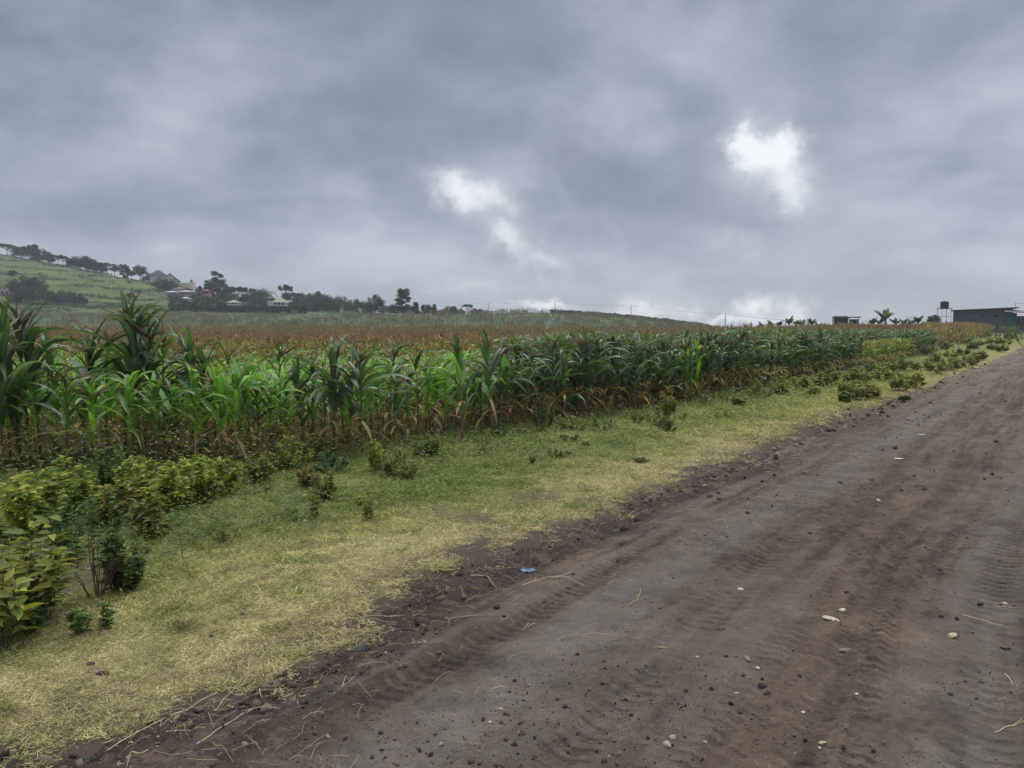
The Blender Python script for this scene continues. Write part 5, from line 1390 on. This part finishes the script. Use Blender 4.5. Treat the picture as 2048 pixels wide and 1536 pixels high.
# ------------------------------------------------------------ buildings
M_wallw = mat_plain('white_render', (.36, .355, .335)); M_wallc = mat_plain('cream_render', (.46, .42, .33)); M_roofd = mat_plain('dark_roof', (.055, .06, .075))
M_roofc = mat_plain('cream_roof', (.25, .245, .20)); M_roofg = mat_plain('grey_roof', (.30, .31, .33)); M_red = mat_plain('red_trim', (.13, .06, .05)); M_win = mat_plain('window_dark', (.02, .022, .026), .3)
M_bat = mat_sheet('blue_grey_sheet', (.060, .066, .090), 30, 0); M_green = mat_plain('green_door', (.03, .12, .105)); M_edge = mat_plain('roof_edge', (.12, .12, .13)); M_tank = mat_plain('tank_plastic', (.018, .018, .02), .5)
M_steel = mat_plain('pale_steel', (.35, .36, .37), .5); M_conc = mat_plain('concrete', (.22, .21, .20)); M_wood = mat_plain('pole_wood', (.07, .06, .05))
def house(u, d, zb_v, w, dep, hw, hr, wall, roof, label, kind='hip', rz=0, red=False):
    p = at_depth(u, d); z = zv(zb_v, d)
    t = thing('house', label, 'house', (p.x, p.y, z), rz)
    mb = MB(); mb.box(-w / 2, w / 2, -dep / 2, dep / 2, -3, hw)
    if kind == 'gable':   # gable faces the viewer
        mb.add([(-w / 2, -dep / 2, hw + .004), (w / 2, -dep / 2, hw + .004), (0, -dep / 2, hw + hr * .97), (-w / 2, dep / 2, hw + .004), (w / 2, dep / 2, hw + .004), (0, dep / 2, hw + hr * .97)], [np.array([[0, 1, 2], [3, 5, 4]])])
    mb.build('wall', wall, t, False)
    rf = MB(); o_ = .5; b = hw - .05
    if kind == 'hip':
        rdg = max(0, (w - dep) / 2)
        v = [(-w / 2 - o_, -dep / 2 - o_, b), (w / 2 + o_, -dep / 2 - o_, b), (w / 2 + o_, dep / 2 + o_, b), (-w / 2 - o_, dep / 2 + o_, b), (-rdg, 0, hw + hr), (rdg + .01, 0, hw + hr)]
        rf.add(v, [np.array([[0, 1, 5, 4], [2, 3, 4, 5]]), np.array([[1, 2, 5], [3, 0, 4]]), np.array([[0, 3, 2, 1]])])
        for k in ((0, 1), (1, 2), (2, 3), (3, 0)): pass
    else:
        for sgn in (-1, 1):
            e = (sgn * (w / 2 + o_), b - .05)
            v = [(0, -dep / 2 - o_, hw + hr), (e[0], -dep / 2 - o_, e[1]), (e[0], dep / 2 + o_, e[1]), (0, dep / 2 + o_, hw + hr)]
            v += [(a, bb, c - .2) for a, bb, c in v]
            rf.add(v, np.array([[0, 1, 2, 3], [7, 6, 5, 4], [0, 4, 5, 1], [1, 5, 6, 2], [2, 6, 7, 3]]))
    rf.build('roof', roof, t, False)
    for k, xx in enumerate(np.linspace(-w * .3, w * .3, 3)):
        wm = MB(); wm.box(xx - .5, xx + .5, -dep / 2 - .04, -dep / 2 + .02, .9, min(hw - .3, 2.1)); wm.build('window' if k != 1 else 'door', M_red if red and k == 1 else M_win, t, False)
house(322, 425, 556, 7.5, 6, 1.3, 2.6, M_roofg, M_roofd, 'house with a dark steep roof on the ridge, highest in the village', 'hip', .2)
house(348, 420, 566, 6, 8, 2.0, 3.0, M_wallw, M_roofg, 'pale gabled house right of the dark roofed one', 'gable', .25)
house(358, 416, 569, 3, 4, 1.6, 1.4, M_wallw, M_red, 'small gabled annex with a red front edge', 'gable', .25, True)
house(363, 385, 583, 4.5, 5, 1.3, .5, M_wallw, M_roofc, 'low white flat roofed house under the pale gabled one')
house(348, 372, 592, 5, 5, 1.6, .8, M_wallw, M_roofg, 'small white hut half hidden by garden trees on the left of the village')
house(375, 358, 603, 3.2, 4, 1.3, .8, M_wallw, M_roofg, 'white house lowest on the left of the village')
house(378, 372, 592, 5, 5, 1.8, .9, mat_plain('pink_render', (.26, .20, .17)), M_roofg, 'pinkish house above the lowest white house')
house(417, 370, 592, 3.0, 4, 2.2, .9, mat_plain('red_render', (.20, .155, .14)), M_red, 'reddish tall narrow house among garden trees')
house(471, 345, 613, 5.0, 4, 1.7, 1.0, M_wallc, M_roofc, 'pavilion with a wide pale roof behind the hedge', 'hip', 0, True)
house(563, 340, 614, 5.4, 5.4, 1.9, 2.7, M_wallw, M_roofc, 'hut with a tall cream pyramid roof behind the hedge', 'hip', .1)
house(547, 345, 606, 3, 4, 2.0, 2.0, M_wallw, M_roofg, 'small grey roofed hut left of the cream pyramid roof', 'gable', 0)
house(18, 345, 594, 6.5, 5, 2.6, .6, M_wallw, M_red, 'white house with a low red edge at the left border')
# stone boundary wall and tank block on the ridge
p = at_depth(376, 418); t = thing('boundary_wall', 'cream boundary wall descending the ridge beside the gabled houses', 'wall', (p.x, p.y, zv(575, 418)))
mb = MB(); mb.box(-5, 5, -.15, .15, -3, 2.0); mb.build('wall_panel', M_wallc, t, False)
mb = MB(); mb.box(-5.1, 5.1, -.2, .2, 2.003, 2.12); mb.build('coping', M_conc, t, False)
p = at_depth(388, 412); t = thing('water_tank_block', 'square cream tank block with a dark tank on top on the ridge', 'water tank', (p.x, p.y, zv(574, 412)))
mb = MB(); mb.box(-1.2, 1.2, -1.2, 1.2, -3, 2.4); mb.build('block', M_wallc, t, False)
mb = MB(); mb.tube([(-.2, 0, 2.4), (-.2, 0, 3.0), (-.2, 0, 3.5), (-.2, 0, 3.7)], [.5, .5, .48, .2], 14); mb.build('tank', M_tank, t)
for (u, lab) in [(682, 'left of two thin white posts in front of the dark trees'), (687, 'right of two thin white posts, with a round white lamp')]:
    p = at_depth(u, 316); t = thing('white_post', lab, 'post', p)
    mb = MB(); mb.tube([(0, 0, 0), (0, 0, 2.2)], .09, 6); mb.build('shaft', M_wallw, t)
    if 'lamp' in lab: mb = MB(); mb.tube([(-.5, 0, 2.2), (-.5, 0, 2.5), (-.5, 0, 2.8)], [.1, .3, .1], 8); mb.build('lamp_globe', M_wallw, t)

# ---- right hand side: batten shed, tank tower, small store
D0 = 150.0
def X(u, d=D0): return (u - 1024) / F * d
zb = lambda v, d=D0: zv(v, d)
xl, xr = X(1903), X(2022)
t = thing('long_shed', 'long dark blue grey shed with sloping roof at the right horizon', 'shed', (xl, D0, 1.1), -math.atan(879 / 1540))
w_ = 9.75; KX = w_ / (xr - xl); h1, h2 = zb(622) - 1.1, zb(618) - 1.1
mb = MB(); v = [(0, 0, 0), (w_, 0, 0), (w_, 7, 0), (0, 7, 0), (0, 0, h1), (w_, 0, h2), (w_, 7, h2), (0, 7, h1)]
mb.add(v, np.array([[0, 1, 5, 4], [1, 2, 6, 5], [2, 3, 7, 6], [3, 0, 4, 7]])); mb.build('wall', M_bat, t, False)
mb = MB(); v = [(-.4, -.5, h1 + .02), (w_ + .9, -.5, h2 + .06), (w_ + .9, 7.4, h2 + .06), (-.4, 7.4, h1 + .02)]; v += [(a, b, c + .14) for a, b, c in v]
mb.add(v, np.array([[0, 3, 2, 1], [4, 5, 6, 7], [0, 1, 5, 4], [1, 2, 6, 5], [2, 3, 7, 6], [3, 0, 4, 7]])); mb.build('roof', M_edge, t, False)
for (a, b_) in [((X(1957) - xl) * KX, (X(1963) - xl) * KX), ((X(1983) - xl) * KX, (X(1993) - xl) * KX)]:
    mb = MB(); mb.box(a, b_, -.05, .02, h1 - 1.15, h1 - .75); wn = mb.build('window', M_win, t, False)
    mb = MB(); mb.box(a - .1, b_ + .1, -.12, -.053, h1 - .72, h1 - .64); mb.build('sill', M_edge, wn, False)
xg = (X(2010) - xl) * KX
mb = MB(); mb.box(xg, xg + 1.6, -.12, -.03, 0, h2 - .9); mb.build('door', M_green, t, False)
mb = MB(); v = [(xg - .4, -1.6, h2 - .75), (xg + 2.9, -1.6, h2 - .95), (xg + 2.9, 0.1, h2 - .55), (xg - .4, .1, h2 - .35)]; v += [(a, b, c + .08) for a, b, c in v]
mb.add(v, np.array([[0, 3, 2, 1], [4, 5, 6, 7], [0, 1, 5, 4], [1, 2, 6, 5], [2, 3, 7, 6], [3, 0, 4, 7]])); mb.build('canopy', M_edge, t, False)
mb = MB(); mb.tube([(w_ + .3, -.3, h2 - .4), (w_ + .3, -.3, h2 + .95)], .05, 5); mb.tube([(w_ + .3, -.3, h2 + .9), (w_ + 4, -.3, h2 + .8)], .025, 4); mb.build('mast', M_edge, t)
t = thing('rear_outbuilding', 'dark sheet wall right of the green door at the picture border', 'outbuilding', (X(2026, 145.2), 145.2, 1.1), -math.atan(.648))
mb = MB(); mb.box(0, 3.2, .2, 4, 0, h2 - 1.6); mb.build('wall', M_bat, t, False)
mb = MB(); mb.box(-.05, 3.4, 0, 4.2, h2 - 1.597, h2 - 1.48); mb.build('roof', M_edge, t, False)
# tank on a steel stand
t = thing('water_tower', 'black plastic water tank on a thin steel stand left of the long shed', 'water tank', (X(1885), D0, 1.1))
hp = zb(618) - 1.1
fr = MB()
for sx in (-.95, .95):
    for sy in (-.8, .8):
        mb = MB(); mb.tube([(sx * 1.0, sy, 0), (sx * .9, sy, hp)], .055, 5); mb.build('leg', M_steel, t)
for zz in (hp * .35, hp * .68):
    for sy in (-.8, .8): fr.tube([(-.95, sy, zz), (.95, sy, zz)], .035, 4)
    for sx in (-.95, .95): fr.tube([(sx, -.8, zz), (sx, .8, zz)], .035, 4)
fr.tube([(-.95, -.8, hp * .35), (.95, -.8, hp * .68)], .03, 4)
fr.build('bracing', M_steel, t)
mb = MB(); mb.box(-1.15, 1.15, -1.0, 1.0, hp, hp + .1); mb.build('platform', M_edge, t, False)
mb = MB(); prof = [(0, .74), (.06, .76)]
for k in range(5): prof += [(.15 + k * .22, .76), (.20 + k * .22, .72), (.26 + k * .22, .76)]
prof += [(1.27, .70), (1.36, .42), (1.40, .28), (1.46, .28)]
mb.tube([(0, 0, hp + .103 + a) for a, b in prof], [b for a, b in prof], 20); mb.build('tank', M_tank, t)
# tree beside the tower
put_tree(1866, 645, 627, 'round', T_DARK, 'small dark round tree left of the water tower stand', .9, 149, None)
# small store
xl = X(1662); t = thing('flat_roofed_store', 'small dark flat roofed store with open right side behind the maize', 'store', (xl, D0, 1.0), -math.atan(638 / 1540))
w_ = 4.98; h1 = zb(634) - 1.0
mb = MB(); mb.box(.25, w_ * .58, 0, 4, 0, h1 - .15); mb.build('wall', M_bat, t, False)
mb = MB(); mb.box(w_ * .62, w_ * .93, .4, 3.6, 0, h1 - .45); mb.build('side_wall', M_conc, t, False)
mb = MB(); mb.box(w_ * .70, w_ * .86, .34, .41, h1 - 1.2, h1 - .75); mb.build('window', M_win, t, False)
for xx in (.02, w_ * .60, w_ * .93): mb = MB(); mb.box(xx, xx + .14, -.35, -.2, 0, h1 - .15); mb.build('post', M_edge, t, False)
mb = MB(); mb.box(-.1, w_ + .15, -.6, 4.3, h1 - .147, h1 + .02); mb.build('roof', M_edge, t, False)
mb = MB(); mb.box(.3, w_ * .55, .4, 4, h1 + .023, h1 + .2); mb.build('parapet', M_conc, t, False)
t = thing('low_shed', 'low distant shed roof just left of the small dark round tree', 'shed', (X(1838), D0 + 20, 1.2))
mb = MB(); mb.box(0, 2.4, 0, 3, 0, 1.5); mb.build('wall', M_conc, t, False)
mb = MB(); mb.box(-.2, 2.6, -.2, 3.2, 1.503, 1.65); mb.build('roof', M_edge, t, False)

# banana plants on the right skyline
def banana(seed, n=8):
    r = np.random.default_rng(seed); st, lf = MB(), MB()
    st.tube([(0, 0, 0), (.01, 0, .3), (0, .01, .6)], [.06, .05, .035], 7, (.09, .085, .04))
    for i in range(n):
        az = r.random() * 6.28 + i * 2.4; seg = 7; ss = np.linspace(0, 1, seg + 1)
        th = R(r.uniform(10, 40)) + R(r.uniform(40, 95)) * ss ** 1.5; L_ = r.uniform(.45, .68); ds = L_ / seg
        hz_ = np.concatenate([[0], np.cumsum(np.sin(th[:-1]) * ds)]); vt_ = np.concatenate([[0], np.cumsum(np.cos(th[:-1]) * ds)])
        cen = np.stack([hz_ * math.cos(az), hz_ * math.sin(az), .55 + vt_], 1); sd_ = np.array([-math.sin(az), math.cos(az), 0]); wd = .085 * np.minimum(1, ss * 3.5) * (1 - ss ** 4) + .004
        nz_ = np.stack([-np.cos(th) * math.cos(az), -np.cos(th) * math.sin(az), np.sin(th)], 1)
        v = np.stack([cen - sd_ * wd[:, None] - nz_ * wd[:, None] * .5, cen, cen + sd_ * wd[:, None] - nz_ * wd[:, None] * .5], 1)
        i_, j_ = np.meshgrid(np.arange(seg), np.arange(2), indexing='ij')
        f = np.stack([i_ * 3 + j_, i_ * 3 + j_ + 1, (i_ + 1) * 3 + j_ + 1, (i_ + 1) * 3 + j_], -1).reshape(-1, 4)
        lf.add(v.reshape(-1, 3), f, vary((.060, .085, .035), len(v) * 3, .1, r) * r.uniform(.7, 1.2))
    return st.mesh('pseudostem', M_stalk), lf.mesh('fronds', M_weed)
BN = [banana(900 + i) for i in range(4)]
ban = [(1524, 643, 148, 0), (1542, 640, 148, 0), (1556, 642, 148, 0), (1577, 634, 148, 0), (1590, 638, 148, 0), (1602, 640, 150, 0), (1622, 637, 148, 0), (1634, 643, 148, 0), (1650, 646, 147.5, 0), (1742, 636, 148, 0), (1768, 619, 150, 1), (1790, 635, 149, 0), (1804, 638, 150, 0), (1820, 636, 152, 0), (1834, 630, 152, 0), (1756, 634, 151, 0), (1814, 640, 150, 0)]
bl = ['leftmost banana plant of the skyline row', 'second banana plant from the left end of the row', 'low banana plant third in the row', 'largest banana plant of the left row', 'banana plant right of the largest in the left row', 'lower banana plant between two tall ones in the left row', 'banana plant near the right end of the left row', 'short banana plant ending the left row',
      'stunted banana plant touching the flat roofed store', 'banana plant right of the flat roofed store', 'tallest banana plant with spread fronds on the skyline', 'small banana plant right of the tallest one', 'low banana plant in the middle of the right group', 'banana plant before the upright pair of fronds', 'banana plant with upright fronds left of the round tree', 'banana plant half hidden behind the tallest one', 'lowest banana plant of the right group']
for (u, vt, dd, big), lab in zip(ban, bl):
    p = at_depth(u, dd); h = (V0 - vt) / F * dd + CAMH - p.z
    t = thing('banana_plant', lab, 'banana plant', p, random.random() * 6.28, 'banana plants on the right skyline', (h * 1.15, h * 1.15, h * 1.0))
    a_, b_ = BN[random.randrange(4)]; link('pseudostem', a_, t); link('fronds', b_, t)

# ------------------------------------------------------------ power line over the hill
pol = [(978, 605, 330, 'first pole from the left of the thin power line on the hill crest'), (1110, 604, 318, 'second pole from the left, highest on the hill crest'), (1261, 611, 300, 'third pole from the left where the crest descends'), (1449, 628, 255, 'fourth pole from the left rising behind the maize')]
tops = []
for (u, vt, dd, lab) in pol:
    p = at_depth(u, dd); zt = zv(vt, dd); t = thing('power_pole', lab, 'power pole', (p.x, p.y, p.z - .5), 0, 'poles of the power line')
    h = zt - p.z + .5
    mb = MB(); mb.tube([(0, 0, 0), (0, 0, h)], [.15, .10], 6); mb.build('shaft', M_wood, t)
    mb = MB(); mb.tube([(0, 0, h), (0, 0, h + .2)], [.06, .03], 6); mb.build('insulator', M_conc, t)
    tops.append(np.array([p.x, p.y, zt + .1]))
ends = [tops[0] + np.array([-26, 6, -.9])] + tops + [np.array([X(1640, 230), 230, zv(640, 230)])]
wl = ['wire running left from the first pole to the trees', 'wire between the first and second pole', 'wire between the second and third pole', 'wire between the third and fourth pole', 'wire running right from the fourth pole towards the store']
for a, b, lab in zip(ends[:-1], ends[1:], wl):
    q = np.linspace(0, 1, 17)[:, None]; pts = a * (1 - q) + b * q; pts[:, 2] -= (4 * q * (1 - q))[:, 0] * .75
    mb = MB(); mb.tube(pts, .026, 4); tag(mb.build('power_wire', M_wood), lab, 'wire', 'wires of the power line')

# ------------------------------------------------------------ haze
m = bpy.data.materials.new('air'); m.use_nodes = True
t_ = m.node_tree; t_.nodes.clear()
pv = t_.nodes.new('ShaderNodeVolumePrincipled'); pv.inputs['Color'].default_value = (.80, .87, 1, 1); pv.inputs['Density'].default_value = HAZE; pv.inputs['Anisotropy'].default_value = .2
ou = t_.nodes.new('ShaderNodeOutputMaterial'); t_.links.new(pv.outputs[0], ou.inputs['Volume'])
mb = MB(); mb.box(-760, 760, -760, 760, -60, 85)
hz_o = mb.build('haze', m, None, False)
tag(hz_o, 'thin bluish air over the far hill and trees', 'haze', kind='stuff')
